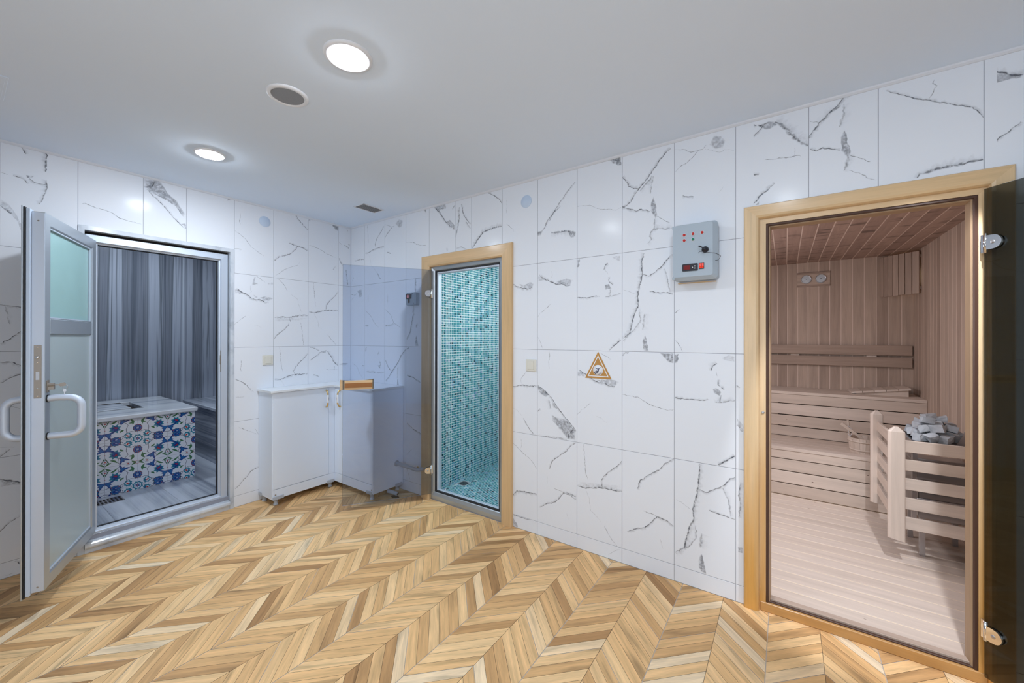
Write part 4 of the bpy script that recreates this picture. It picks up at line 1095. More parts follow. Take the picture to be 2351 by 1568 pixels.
# ------------------------------------------------------------------ frameless glass doors
def glass_door(loc, dirv, label, glassmat, ztop, zbot, width, hz, front, hmats=('oak', 'sauna')):
    d = Vector((dirv[0], dirv[1], 0)).normalized(); n = Vector((-d.y, d.x, 0)) * front
    G = Matrix(((d.x, n.x, 0, loc[0]), (d.y, n.y, 0, loc[1]), (0, 0, 1, 0), (0, 0, 0, 1)))
    r = root('glass_door', (loc[0], loc[1], 0), label, 'door')
    mb = MB(G); mb.box(0.004, -0.004, zbot, width, 0.004, ztop, bev=0.0008); pt(mb, 'glass_pane', glassmat, r)
    for z in hz:
        mb = MB(G)
        for s_ in (1, -1):
            y0, y1 = (0.0045, 0.0125) if s_ > 0 else (-0.0125, -0.0045)
            P = [(0.016, z - 0.027), (0.030, z - 0.027)] + [(0.034 + 0.027 * math.sin(a), z - 0.027 * math.cos(a)) for a in [PI * k / 10 for k in range(1, 10)]] + [(0.030, z + 0.027), (0.016, z + 0.027)]
            mb.prism(P, 'y', y0, y1)
        h = pt(mb, 'hinge', 'chrome', r, label='chrome D-shaped hinge clamp')
        mb = MB(G); mb.lathe([(0.0001, 0.0145), (0.006, 0.014), (0.0075, 0.0125)], (0.036, 0, z), 'y', 12); sub(mb, 'screw', 'steel', h, r)
        mb = MB(G); mb.lathe([(0.0065, z - 0.038), (0.0065, z + 0.038)], (0.006, 0.0, 0), 'z', 12); mb.box(-0.014, -0.012, z - 0.036, 0.004, -0.006, z + 0.036, bev=0.001); sub(mb, 'hinge_knuckle', 'chrome', h, r)
    # timber handle: straight faceted bar on the front, bowed grip behind
    u0, u1 = width - 0.222, width - 0.014; zc = 0.997
    mb = MB(G)
    mb.box(u0, 0.004, zc - 0.036, u1, 0.020, zc + 0.036, grain='x', bev=0.002, tone=0.7)
    hd = pt(mb, 'handle', 'oak', r, label='straight pine bar on near side')
    mb = MB(G); mb.box(u0 + 0.002, 0.020, zc - 0.019, u1 - 0.002, 0.026, zc + 0.016, grain='x', bev=0.001, tone=0.0); sub(mb, 'inlay', 'handledark', hd, r, label='darker centre strip')
    mb = MB(G); zs = []
    K = 12; V = []; F = []
    sec = 10
    for k in range(K + 1):
        t = k / K; u = u0 - 0.01 + (u1 + 0.034 - u0 + 0.01) * t; dep = 0.030 + 0.020 * (abs(2 * t - 1) ** 2); hh = 0.031 + 0.010 * (abs(2 * t - 1) ** 2)
        for j in range(sec + 1):
            a = -PI / 2 + PI * j / sec; V.append((u, -0.0045 - dep * math.cos(a), zc + hh * math.sin(a) + 0.002))
    for k in range(K):
        for j in range(sec): b = k * (sec + 1) + j; F.append((b, b + 1, b + sec + 2, b + sec + 1))
        F.append((k * (sec + 1) + sec, k * (sec + 1), (k + 1) * (sec + 1), (k + 1) * (sec + 1) + sec))
    F.append(tuple(range(sec + 1))[::-1]); F.append(tuple(K * (sec + 1) + j for j in range(sec + 1)))
    U = [[(V[i][0], V[i][2] * 1.0 + V[i][1]) for i in f] for f in F]
    mb.add(V, F, U, 0.6); gb = pt(mb, 'handle', 'oak', r, label='bowed pine grip behind the glass')
    mb = MB(G); mb.lathe([(0.0001, 0.0012), (0.0045, 0.001), (0.0055, 0.0)], (u1 + 0.034, -0.024, zc - 0.002), 'x', 12); sub(mb, 'screw', 'steel', gb, r)
    return r
M['handledark'] = wood('cedar_strip', [(0, (0.33, 0.14, 0.045)), (1, (0.38, 0.17, 0.06))], 0.8, 0.2, 0.4, 0.3, fine=0.08)
glass_door((1.177, -0.003), (0.778 - 1.169, -0.579), 'open grey glass door of the steam room in front of the corner cabinets', 'glass', 1.948, 0.048, 0.70, (1.747, 0.25), 1)
glass_door((4.266, -0.034), (4.340 - 4.266, -0.118 + 0.031), 'open dark glass door of the sauna at the right edge', 'glassdark', 1.958, 0.055, 0.70, (1.745, 0.235), -1)

# ------------------------------------------------------------------ ceiling fixtures
def downlight(x, y, ro, ri, label, led='led'):
    t = root('ceiling_light', (x, y, CEIL), label, 'light', 'round ceiling downlights')
    mb = MB(); mb.lathe([(ri, -0.006), (ri + 0.003, -0.010), (ro - 0.006, -0.009), (ro, -0.003), (ro, 0.0)], (x, y, CEIL), 'z', 40, caps=False); pt(mb, 'rim', 'white', t)
    mb = MB(); mb.lathe([(0.0005, -0.019), (ri * 0.6, -0.017), (ri * 0.92, -0.011), (ri + 0.001, -0.006)], (x, y, CEIL), 'z', 40, caps=False); pt(mb, 'diffuser', led, t)
downlight(2.215, -1.457, 0.092, 0.068, 'bright round ceiling light nearest the viewer, beside the speaker')
downlight(0.776, -1.457, 0.080, 0.068, 'smaller-looking bright round ceiling light above the bath door', 'ledbright')
downlight(3.640, -1.457, 0.092, 0.068, 'round ceiling light overhead, its reflection above the sauna casing')
downlight(3.78, -2.90, 0.092, 0.068, 'round ceiling light behind the viewer, facing the sauna doorway')
SPX, SPY = 4.165, -0.62
t = root('ceiling_spotlight', (SPX, SPY, CEIL), 'small recessed ceiling spotlight aimed through the sauna doorway', 'light')
mb = MB(); mb.lathe([(0.030, -0.001), (0.034, -0.006), (0.044, -0.004), (0.045, 0.0)], (SPX, SPY, CEIL), 'z', 28, caps=False); pt(mb, 'rim', 'white', t)
mb = MB(); mb.lathe([(0.0005, -0.0008), (0.031, -0.0008)], (SPX, SPY, CEIL), 'z', 28, caps=False); pt(mb, 'lens', 'dimbulb', t)
sd = bpy.data.lights.new('spot', 'SPOT'); sd.energy = SPOT_W; sd.color = (0.90, 0.93, 1.0); sd.spot_size = math.radians(44); sd.spot_blend = 0.30; sd.shadow_soft_size = 0.022
so = bpy.data.objects.new('spotlight_beam', sd); COL.objects.link(so); so.location = (SPX, SPY, CEIL - 0.03)
so.rotation_euler = (Vector((3.93, 0.72, 0.05)) - Vector((SPX, SPY, CEIL))).to_track_quat('-Z', 'Y').to_euler()
t = root('ceiling_speaker', (1.757, -1.470, CEIL), 'round grey-grilled speaker flush in the ceiling between the downlights', 'speaker')
mb = MB(); mb.lathe([(0.068, -0.004), (0.070, -0.009), (0.080, -0.008), (0.087, -0.003), (0.087, 0)], (1.757, -1.470, CEIL), 'z', 40, caps=False); pt(mb, 'rim', 'white', t)
mb = MB(); mb.lathe([(0.0005, -0.0065), (0.05, -0.0060), (0.0685, -0.0045)], (1.757, -1.470, CEIL), 'z', 40, caps=False); pt(mb, 'grille', 'speakergrille', t, label='grey perforated grille')
t = root('air_vent', (0.695, -0.280, CEIL), 'small white slatted air grille in the ceiling near the corner', 'vent')
mb = MB(); mb.box(0.628, -0.378, CEIL - 0.0015, 0.762, -0.182, CEIL); pt(mb, 'dark_backing', 'ventdark', t)
for a in ((0.624, -0.384, 0.766, -0.376), (0.624, -0.184, 0.766, -0.176), (0.624, -0.384, 0.632, -0.176), (0.758, -0.384, 0.766, -0.176)):
    mb = MB(); mb.box(a[0], a[1], CEIL - 0.005, a[2], a[3], CEIL - 0.0005, bev=0.001); pt(mb, 'rim', 'white', t)
for k in range(8):
    x = 0.640 + k * 0.0158; mb = MB(); mb.prism([(x - 0.0028, CEIL - 0.002), (x + 0.002, CEIL - 0.006), (x + 0.0036, CEIL - 0.0055), (x - 0.001, CEIL - 0.0012)], 'y', -0.3765, -0.1835); pt(mb, 'slat', 'white', t)
t = root('access_hatch', (0.765, -2.37, CEIL), 'square white ceiling access hatch at the far left', 'hatch')
mb = MB(); mb.box(0.625, -2.515, CEIL - 0.004, 0.905, -2.222, CEIL - 0.0002, bev=0.0015); pt(mb, 'hatch_frame', 'ceiling', t)
mb = MB(); mb.box(0.634, -2.506, CEIL - 0.0055, 0.896, -2.231, CEIL - 0.0041, bev=0.0006); pt(mb, 'hatch_panel', 'ceiling', t)

# ------------------------------------------------------------------ wall fittings
def cap(loc, ax, sg, label, r=0.0445):
    mb = MB(); mb.lathe([(r, 0.0), (r, sg * 0.003), (r - 0.0015, sg * 0.0045), (0.0005, sg * 0.005)], loc, ax, 40, caps=False)
    mb.obj('cover_plate', 'paleblue', None, origin=loc, label=label, cat='cover', group='round blank wall covers')
cap((2.124, 0.0, 2.343), 'y', -1, 'pale blue round blank cover high on the wall right of the steam room door')
cap((0.0, -0.817, 2.361), 'x', 1, 'pale blue round blank cover high on the wall right of the bath door')
def switch(loc, side, label):
    t = root('light_switch', loc, label, 'switch', 'cream light switches')
    x, y, z = loc
    B = (lambda mb, u0, z0, u1, z1, a, b, bv: mb.box(x + u0, -b, z + z0, x + u1, -a, z + z1, bev=bv)) if side == 'R' else (lambda mb, u0, z0, u1, z1, a, b, bv: mb.box(a, y + u0, z + z0, b, y + u1, z + z1, bev=bv))
    mb = MB(); B(mb, -0.042, -0.042, 0.042, 0.042, 0.0, 0.008, 0.002); pt(mb, 'plate', 'cream', t)
    mb = MB(); B(mb, -0.0245, -0.030, 0.0245, 0.030, 0.008, 0.0125, 0.0015); pt(mb, 'rocker', 'cream', t)
switch((2.168, 0, 1.179), 'R', 'cream light switch between the steam room door and the warning sign')
switch((0, -0.792, 1.179), 'L', 'cream light switch above the white corner cabinet')

# warning sign, flat print on a thin plate
t = root('warning_sign', (2.664, 0, 1.19), 'bronze triangular slippery-floor sign with white border and falling figure', 'sign')
def tri(a, y, mat, name, par, top=None):
    cz = 1.174; A3 = [(2.664, 1.286), (2.576, 1.116), (2.752, 1.116)]
    P = [(2.664 + (p[0] - 2.664) * a, cz + (p[1] - cz) * a) for p in A3]
    mb = MB(); mb.prism([(p[0], p[1]) for p in P], 'y', -y, -(y - 0.0012)); return mb
pl = pt(tri(1.0, 0.0025, None, None, None), 'plate', 'signgold', t)
mb = tri(0.80, 0.0029, None, None, None); pb = pt(mb, 'border', 'signwhite', t)
pt(tri(0.70, 0.0033, None, None, None), 'field', 'signgold', t)
mb = MB(); mb.lathe([(0.0335, -0.0020), (0.0335, -0.0037), (0.0005, -0.0037)], (2.664, 0, 1.1685), 'y', 40, caps=False); pt(mb, 'disc', 'signwhite', t)
mb = MB()
def fig(P, w_=0.0042, y=0.0041):
    P = [(2.664 + a / 1000, 1.1685 + b / 1000) for a, b in P]
    for (a, b), (c, d) in zip(P[:-1], P[1:]):
        L = math.hypot(c - a, d - b); nx, nz = -(d - b) / L * w_ / 2, (c - a) / L * w_ / 2
        mb.prism([(a + nx, b + nz), (a - nx, b - nz), (c - nx, d - nz), (c + nx, d + nz)], 'y', -y, -(y - 0.0006))
mb.lathe([(0.0042, -0.0036), (0.0042, -0.0041), (0.0003, -0.0041)], (2.665, 0, 1.1685 + 0.013), 'y', 16, caps=False)
fig([(2, 7), (1, -6), (-4, -12)], 0.0075); fig([(3, 6), (11, 12), (15, 21)], 0.0036); fig([(-1, 7), (-9, 10), (-17, 15)], 0.0036)
fig([(-2, -8), (-10, -4), (-24, -17)], 0.0045); fig([(-3, -12), (-10, -16), (-20, -25)], 0.0045); fig([(20, -13), (16, -20), (10, -24), (3, -26)], 0.0028)
pt(mb, 'figure_print', 'signdark', t)

# sauna controller box
t = root('control_box', (3.235, 0, 1.83), 'pale grey sauna controller box with red lamps, key switch and red display', 'control box')
def rrect(x0, z0, x1, z1, r, k=5):
    P = []
    for cx, cz, a0 in ((x1 - r, z0 + r, -PI / 2), (x1 - r, z1 - r, 0), (x0 + r, z1 - r, PI / 2), (x0 + r, z0 + r, PI)):
        for i in range(k + 1): a = a0 + i / k * PI / 2; P.append((cx + r * math.cos(a), cz + r * math.sin(a)))
    return P
BX0, BX1, BZ0, BZ1 = 3.128, 3.348, 1.682, 1.984
def loft(mb, secs, mi=0):
    n = len(secs[0][0]); V = []; F = []
    for P, y in secs: V += [(p[0], -y, p[1]) for p in P]
    for k in range(len(secs) - 1):
        for i in range(n): j = (i + 1) % n; F.append((k * n + i, k * n + j, (k + 1) * n + j, (k + 1) * n + i))
    F.append(tuple((len(secs) - 1) * n + i for i in range(n))); F.append(tuple(range(n))[::-1]); mb.add(V, F, None, 0.5, mi); return mb
mb = MB(); loft(mb, [(rrect(BX0 + 0.004, BZ0 + 0.004, BX1 - 0.004, BZ1 - 0.004, 0.016), 0.0), (rrect(BX0 + 0.004, BZ0 + 0.004, BX1 - 0.004, BZ1 - 0.004, 0.016), 0.058)]); pt(mb, 'body', 'boxgrey', t)
mb = MB(); loft(mb, [(rrect(BX0, BZ0, BX1, BZ1, 0.020), 0.060), (rrect(BX0, BZ0, BX1, BZ1, 0.020), 0.082), (rrect(BX0 + 0.004, BZ0 + 0.018, BX1 - 0.022, BZ1 - 0.006, 0.012), 0.100)]); lid = pt(mb, 'lid', 'boxgrey', t)
for z in (BZ0 + 0.006, BZ1 - 0.021):
    mb = MB(); mb.box(BX0 + 0.0005, -0.0985, z, BX0 + 0.013, -0.088, z + 0.016, bev=0.001); sub(mb, 'hinge_cover', 'boxgrey', lid, t)
for x, z, c in ((3.190, 1.923, 'red'), (3.233, 1.924, 'red'), (3.277, 1.925, 'red'), (3.190, 1.895, 'red'), (3.233, 1.895, 'green')):
    mb = MB(); mb.lathe([(0.0092, -0.098), (0.0092, -0.1025), (0.0078, -0.1035)], (x, 0, z), 'y', 20); s_ = pt(mb, 'indicator_lamp', 'white', t, label='%s indicator lamp' % c)
    mb = MB(); mb.lathe([(0.0074, -0.1035), (0.0068, -0.107), (0.004, -0.1095), (0.0003, -0.1105)], (x, 0, z), 'y', 20, caps=False); sub(mb, 'lens', c, s_, t)
mb = MB(); mb.lathe([(0.0165, -0.099), (0.0165, -0.104), (0.0135, -0.107), (0.0125, -0.120), (0.0003, -0.122)], (3.291, 0, 1.834), 'y', 24, caps=False); ks = pt(mb, 'rotary_switch', 'black', t, label='black rotary key switch')
mb = MB(); mb.prism([(3.291 - 0.030, 1.834 + 0.017), (3.291 - 0.025, 1.834 + 0.020), (3.291 + 0.006, 1.834 + 0.002), (3.291 + 0.002, 1.834 - 0.004)], 'y', -0.128, -0.120); sub(mb, 'switch_lever', 'black', ks, t)
mb = MB(); P = [(3.262, -0.124, 1.815), (3.270, -0.128, 1.822), (3.286, -0.127, 1.820), (3.300, -0.130, 1.814), (3.318, -0.132, 1.809), (3.338, -0.128, 1.806), (3.356, -0.120, 1.797), (3.364, -0.112, 1.790), (3.358, -0.108, 1.778), (3.348, -0.104, 1.772), (3.338, -0.103, 1.772)]
mb.tube(P, 0.0012, 6); sub(mb, 'wire', 'black', ks, t, label='loose black wire loop')
mb = MB(); loft(mb, [(rrect(3.181, 1.729, 3.256, 1.767, 0.004), 0.098), (rrect(3.181, 1.729, 3.256, 1.767, 0.004), 0.105)]); dp = pt(mb, 'display', 'black', t, label='black thermostat with red display')
mb = MB(); mb.box(3.187, -0.1056, 1.737, 3.219, -0.1051, 1.760); sub(mb, 'screen', 'redlit', dp, t)
for x, z in ((3.231, 1.747), (3.242, 1.753), (3.242, 1.742)):
    mb = MB(); mb.lathe([(0.0030, -0.105), (0.0025, -0.107), (0.0003, -0.1072)], (x, 0, z), 'y', 12, caps=False); sub(mb, 'button', 'white', dp, t)
mb = MB(); mb.box(3.2620, -0.102, 1.735, 3.2860, -0.0985, 1.767, bev=0.001); rs = pt(mb, 'rocker_switch', 'black', t, label='twin red rocker switch')
for x in (3.2685, 3.2795):
    mb = MB(); mb.prism([(-0.102, 1.738), (-0.108, 1.739), (-0.1035, 1.751), (-0.1055, 1.764), (-0.102, 1.765)], 'x', x - 0.0044, x + 0.0044); sub(mb, 'rocker', 'redswitch', rs, t)
mb = MB(); mb.box(3.140, -0.012, 1.6755, 3.330, -0.002, 1.6805); pt(mb, 'wall_bracket', 'oak', t, label='wooden strip under the box')

# steam controller box (seen through the glass)
t = root('control_box', (0.962, 0, 1.713), 'small grey steam controller box with a red number, behind the open glass door', 'control box')
mb = MB(); loft(mb, [(rrect(0.897, 1.655, 1.020, 1.768, 0.012), 0.0), (rrect(0.897, 1.655, 1.020, 1.768, 0.012), 0.040), (rrect(0.902, 1.660, 1.008, 1.763, 0.010), 0.050)]); pt(mb, 'body', 'boxgrey', t)
mb = MB(); mb.box(0.902, -0.0545, 1.711, 0.972, -0.050, 1.752, bev=0.001); dp = pt(mb, 'display', 'black', t, label='black thermostat display')
def seg7(x, z, w_, h, y, segs):
    mb = MB(); th = 0.0022
    R_ = {'a': (x, z + h - th, x + w_, z + h), 'g': (x, z + h / 2 - th / 2, x + w_, z + h / 2 + th / 2), 'd': (x, z, x + w_, z + th), 'f': (x, z + h / 2, x + th, z + h), 'b': (x + w_ - th, z + h / 2, x + w_, z + h), 'e': (x, z, x + th, z + h / 2), 'c': (x + w_ - th, z, x + w_, z + h / 2)}
    for s_ in segs: a, b, c, d = R_[s_]; mb.box(a, y - 0.0003, b, c, y, d)
    return mb
sub(seg7(0.921, 1.720, 0.011, 0.024, -0.0546, 'abged'), 'digit', 'digit', dp, t); sub(seg7(0.931, 1.720, 0.011, 0.024, -0.0546, 'bc'), 'digit', 'digit', dp, t)
mb = MB(); mb.box(0.930, -0.0530, 1.675, 0.951, -0.050, 1.709, bev=0.001); mb.box(0.934, -0.0545, 1.679, 0.947, -0.053, 1.691); mb.box(0.934, -0.0545, 1.693, 0.947, -0.053, 1.705); pt(mb, 'rocker_switch', 'black', t)
for x, z in ((0.918, 1.7735), (0.985, 1.7735), (1.000, 1.670)):
    mb = MB(); mb.lathe([(0.003, -0.0505), (0.0003, -0.0515)], (x if x > 0.99 else x, 0, z if x > 0.99 else 1.757), 'y', 10, caps=False); pt(mb, 'screw', 'black', t)

# ------------------------------------------------------------------ corner cabinets
# left unit against the bath-side wall, right unit against the sauna-side wall, L-shaped worktop on both
CB0, CB1 = 0.055, 0.922
def cab_foot(x, y, par, sx, sy):
    mb = MB(); mb.lathe([(0.0185, 0.0), (0.0185, 0.012), (0.0145, 0.014), (0.0145, 0.028), (0.016, 0.030), (0.016, 0.052), (0.022, 0.0545)], (x, y, 0.0), 'z', 20); f = pt(mb, 'foot', 'greyplastic', par)
    return f
c1 = root('corner_cabinet', (0.12, -0.59, 0), 'white lacquered low cabinet under the light switch, left half of the corner pair', 'cabinet', 'white corner cabinets')
mb = MB(); mb.box(0.004, -0.862, CB0, 0.238, -0.844, CB1, bev=0.001); pt(mb, 'side_panel', 'lacquer', c1)
mb = MB(); mb.box(0.004, -0.843, CB0 + 0.002, 0.018, -0.02, CB1 - 0.002); pt(mb, 'back_panel', 'lacquer', c1)
mb = MB(); mb.box(0.018, -0.843, CB0 + 0.004, 0.222, -0.02, CB0 + 0.020); pt(mb, 'bottom_panel', 'lacquer', c1)
mb = MB(); mb.box(0.223, -0.843, CB0, 0.241, -0.318, 0.131, bev=0.001); pt(mb, 'plinth', 'lacquer', c1)
mb = MB(); mb.box(0.2235, -0.8555, 0.1345, 0.2415, -0.3795, 0.919, bev=0.0012); d1 = pt(mb, 'door', 'lacquer', c1)
mb = MB(); mb.box(0.2230, -0.3775, 0.1325, 0.2405, -0.318, 0.920, bev=0.001); pt(mb, 'corner_post', 'lacquer', c1)
c2 = root('corner_cabinet', (0.53, -0.16, 0), 'white lacquered low cabinet seen through the glass door, right half of the corner pair', 'cabinet', 'white corner cabinets')
mb = MB(); mb.box(0.793, -0.318, CB0, 0.811, -0.004, CB1, bev=0.001); pt(mb, 'side_panel', 'lacquer', c2)
mb = MB(); mb.box(0.26, -0.018, CB0 + 0.002, 0.792, -0.004, CB1 - 0.002); pt(mb, 'back_panel', 'lacquer', c2)
mb = MB(); mb.box(0.26, -0.300, CB0 + 0.004, 0.792, -0.018, CB0 + 0.020); pt(mb, 'bottom_panel', 'lacquer', c2)
mb = MB(); mb.box(0.2415, -0.320, CB0, 0.792, -0.302, 0.131, bev=0.001); pt(mb, 'plinth', 'lacquer', c2)
mb = MB(); mb.box(0.3075, -0.3205, 0.1345, 0.8095, -0.3025, 0.919, bev=0.0012); d2 = pt(mb, 'door', 'lacquer', c2)
mb = MB(); mb.box(0.2415, -0.3195, 0.1325, 0.3055, -0.302, 0.920, bev=0.001); pt(mb, 'corner_post', 'lacquer', c2)
cab_foot(0.215, -0.822, c1, 1, -1); cab_foot(0.055, -0.838, c1, 1, -1); cab_foot(0.205, -0.345, c1, 1, 1)
cab_foot(0.765, -0.296, c2, 1, 1); cab_foot(0.775, -0.040, c2, 1, 1)
def bracket(par, x0, y0, x1, y1):
    mb = MB(); mb.box(x0, y0, CB0 - 0.006, x1, y1, CB0 + 0.022, bev=0.003); pt(mb, 'foot_bracket', 'greyplastic', par)
bracket(c1, 0.2415, -0.858, 0.246, -0.770); bracket(c1, 0.010, -0.867, 0.065, -0.8625); bracket(c1, 0.2415, -0.395, 0.246, -0.325)
bracket(c2, 0.720, -0.325, 0.800, -0.3205); bracket(c2, 0.8115, -0.090, 0.816, -0.015)
for par, loc, ax in ((c1, (0.241, -0.835, 0.090), 'x'), (c2, (0.790, -0.320, 0.090), 'y')):
    mb = MB(); s_ = 1 if ax == 'x' else -1; mb.lathe([(0.0065, 0), (0.006, s_ * 0.002), (0.0003, s_ * 0.0028)], loc, ax, 12, caps=False); pt(mb, 'screw', 'nickel', par)
def cab_handle(door, par, fmx):
    mb = MB(); mb.tube([fmx(0, 0.0, 0.896), fmx(0, 0.012, 0.893), fmx(0, 0.022, 0.882), fmx(0, 0.028, 0.868), fmx(0, 0.030, 0.856)], [0.0062, 0.0078, 0.0058, 0.0066, 0.0072], 12)
    sub(mb, 'handle_end', 'brass', door, par, label='gilt handle end'); mb = MB()
    mb.tube([fmx(0, 0.0, 0.746), fmx(0, 0.012, 0.749), fmx(0, 0.022, 0.760), fmx(0, 0.028, 0.774), fmx(0, 0.030, 0.786)], [0.0062, 0.0078, 0.0058, 0.0066, 0.0072], 12)
    h = sub(mb, 'handle_end', 'brass', door, par, label='gilt handle end')
    mb = MB(); mb.tube([fmx(0, 0.030, 0.856), fmx(0, 0.0315, 0.840), fmx(0, 0.032, 0.821), fmx(0, 0.0315, 0.802), fmx(0, 0.030, 0.786)], [0.0072, 0.0094, 0.0100, 0.0094, 0.0072], 14)
    for z in (0.833, 0.826, 0.821, 0.816, 0.809): pass
    mb2 = MB()
    g = sub(mb, 'handle', 'porcelain', door, par, label='white porcelain handle grip')
    mb = MB()
    for z, w_ in ((0.836, 0.003), (0.829, 0.006), (0.822, 0.009), (0.815, 0.008), (0.808, 0.004)):
        p = fmx(0, 0.0424, z); q = fmx(1, 0, 0); dx, dy = q[0] - fmx(0, 0, 0)[0], q[1] - fmx(0, 0, 0)[1]
        a = (p[0] - dx * w_ / 2, p[1] - dy * w_ / 2); b = (p[0] + dx * w_ / 2, p[1] + dy * w_ / 2)
        mb.add([(a[0], a[1], z - 0.0012), (b[0], b[1], z - 0.0012), (b[0], b[1], z + 0.0012), (a[0], a[1], z + 0.0012)], [(0, 1, 2, 3)])
    sub(mb, 'grip_motif', 'signdark', door, par, label='dark scroll motif')
cab_handle(d1, c1, lambda s_, o, z: (0.2415 + o, -0.404 + s_, z))
cab_handle(d2, c2, lambda s_, o, z: (0.336 + s_, -0.3205 - o, z))
mb = MB()
L_ = [(0.0015, -0.0015), (0.0015, -0.878), (0.258, -0.878), (0.258, -0.336), (0.822, -0.336), (0.822, -0.0015)]
mb.prism(L_, 'z', 0.9225, 0.9375)
L2 = [(0.002, -0.002), (0.002, -0.8765), (0.2565, -0.8765), (0.2565, -0.3345), (0.8205, -0.3345), (0.8205, -0.002)]
mb.prism(L2, 'z', 0.9375, 0.9390)
mb.obj('worktop', 'worktop', None, origin=(0.13, -0.13, 0.93), label='glossy white L-shaped worktop lying on both corner cabinets', cat='worktop')

# drain pipes by the corner cabinets
t = root('drain_pipe', (0.97, -0.06, 0.25), 'grey waste pipe running into the side of the right corner cabinet', 'pipe')
mb = MB(); P = [(0.812, -0.075, 0.256), (0.95, -0.072, 0.252), (1.05, -0.070, 0.247)] + [(1.05 + 0.035 * math.sin(a), -0.070 + 0.035 * (1 - math.cos(a)), 0.247) for a in [PI / 2 * k / 6 for k in range(1, 7)]] + [(1.085, 0.0, 0.247)]
P = [p if p[1] < -0.001 else (p[0], -0.0005, p[2]) for p in P]
mb.tube(P, 0.0165, 16); pp = pt(mb, 'pipe', 'greyplastic', t)
mb = MB(); mb.lathe([(0.026, 0.0), (0.026, 0.003), (0.018, 0.005)], (0.8115, -0.075, 0.256), 'x', 20); pt(mb, 'flange', 'greyplastic', t)
mb = MB(); mb.lathe([(0.003, 0.012), (0.003, 0.030)], (1.070, -0.062, 0.250), 'z', 8); mb.lathe([(0.007, 0.014), (0.007, 0.018)], (1.070, -0.062, 0.250), 'z', 8); pt(mb, 'clip_screw', 'brass', t)
mb = MB(); mb.tube([(0.80, -0.16, 0.036), (0.84, -0.147, 0.030), (0.865, -0.138, 0.024), (0.890, -0.130, 0.0185)], 0.0165, 16, mi=0); mb.lathe([(0.012, 0), (0.0003, 0.0004)], (0.8915, -0.1295, 0.0215), 'x', 16, mi=1, caps=False)
mb.obj('hose_end', ['greyplastic', 'gap'], None, origin=(0.86, -0.14, 0.03), label='grey corrugated hose end poking from under the right corner cabinet', cat='hose')
mb = MB(); mb.poly([(0.881 + 0.045 * math.cos(a) * RND.uniform(0.85, 1.1), -0.150 + 0.028 * math.sin(a) * RND.uniform(0.85, 1.1), 0.0012) for a in [2 * PI * k / 18 for k in range(18)]])
mb.obj('floor_hole', 'gap', floor, label='dark hole in the floor tile under the hose')

# ------------------------------------------------------------------ bath: tiled block with marble slab, bench, drain
t = root('tiled_block', (-1.35, -1.45, BZ), 'block faced in blue floral glazed tiles under a striped marble slab', 'bath block')
mb = MB(); mb.box(-1.90, -1.985, BZ, -0.795, -1.070, 0.700); pt(mb, 'block_core', 'iznikwhite', t)
TW = 0.1950; Z0T = 0.528
W_, CB, TQ, RD, GR, DK = (0.66, 0.70, 0.78), (0.012, 0.04, 0.22), (0.02, 0.20, 0.30), (0.42, 0.03, 0.02), (0.05, 0.16, 0.08), (0.015, 0.02, 0.06)
MBl = (0.02, 0.13, 0.36)
def circ(cx, cy, r, n=12, jag=0.0, sx=1.0, rot=0.0):
    P = []
    for i in range(n):
        a = 2 * PI * i / n; q = r * (1 + (jag if i % 2 else -jag)); x, y = q * math.cos(a) * sx, q * math.sin(a)
        P.append((cx + x * math.cos(rot) - y * math.sin(rot), cy + x * math.sin(rot) + y * math.cos(rot)))
    return P
def leafp(x0, y0, x1, y1, w_, bend=0.0):
    L = math.hypot(x1 - x0, y1 - y0); dx, dy = (x1 - x0) / L, (y1 - y0) / L; A_ = []; B_ = []
    for k in range(7):
        t_ = k / 6; s_ = math.sin(PI * t_) * w_; b = bend * math.sin(PI * t_)
        px, py = x0 + dx * L * t_ - dy * b, y0 + dy * L * t_ + dx * b
        A_.append((px - dy * s_, py + dx * s_)); B_.append((px + dy * s_, py - dx * s_))
    return A_ + B_[-2:0:-1]
def strokep(P, w_):
    A_ = []; B_ = []
    for i, p in enumerate(P):
        a = P[max(0, i - 1)]; b = P[min(len(P) - 1, i + 1)]; L = math.hypot(b[0] - a[0], b[1] - a[1]) or 1; nx, ny = -(b[1] - a[1]) / L * w_ / 2, (b[0] - a[0]) / L * w_ / 2
        A_.append((p[0] + nx, p[1] + ny)); B_.append((p[0] - nx, p[1] - ny))
    return A_ + B_[::-1]
MOTIF = []   # unit-square tile; mirrored from tile to tile
def mot(c, P): MOTIF.append((c, P))
# stems
mot(DK, strokep([(0.0, 0.33), (0.10, 0.30), (0.22, 0.34), (0.34, 0.30), (0.44, 0.18), (0.60, 0.12), (0.80, 0.16), (1.0, 0.10)], 0.016))
mot(DK, strokep([(0.20, 0.0), (0.24, 0.14), (0.34, 0.28), (0.36, 0.46), (0.30, 0.62), (0.40, 0.74), (0.58, 0.72), (0.72, 0.60), (0.78, 0.42)], 0.016))
mot(DK, strokep([(0.78, 0.42), (0.92, 0.34), (1.0, 0.36)], 0.014)); mot(DK, strokep([(0.58, 0.72), (0.62, 0.86), (0.54, 1.0)], 0.014)); mot(DK, strokep([(0.44, 0.18), (0.48, 0.06), (0.62, 0.0)], 0.014))
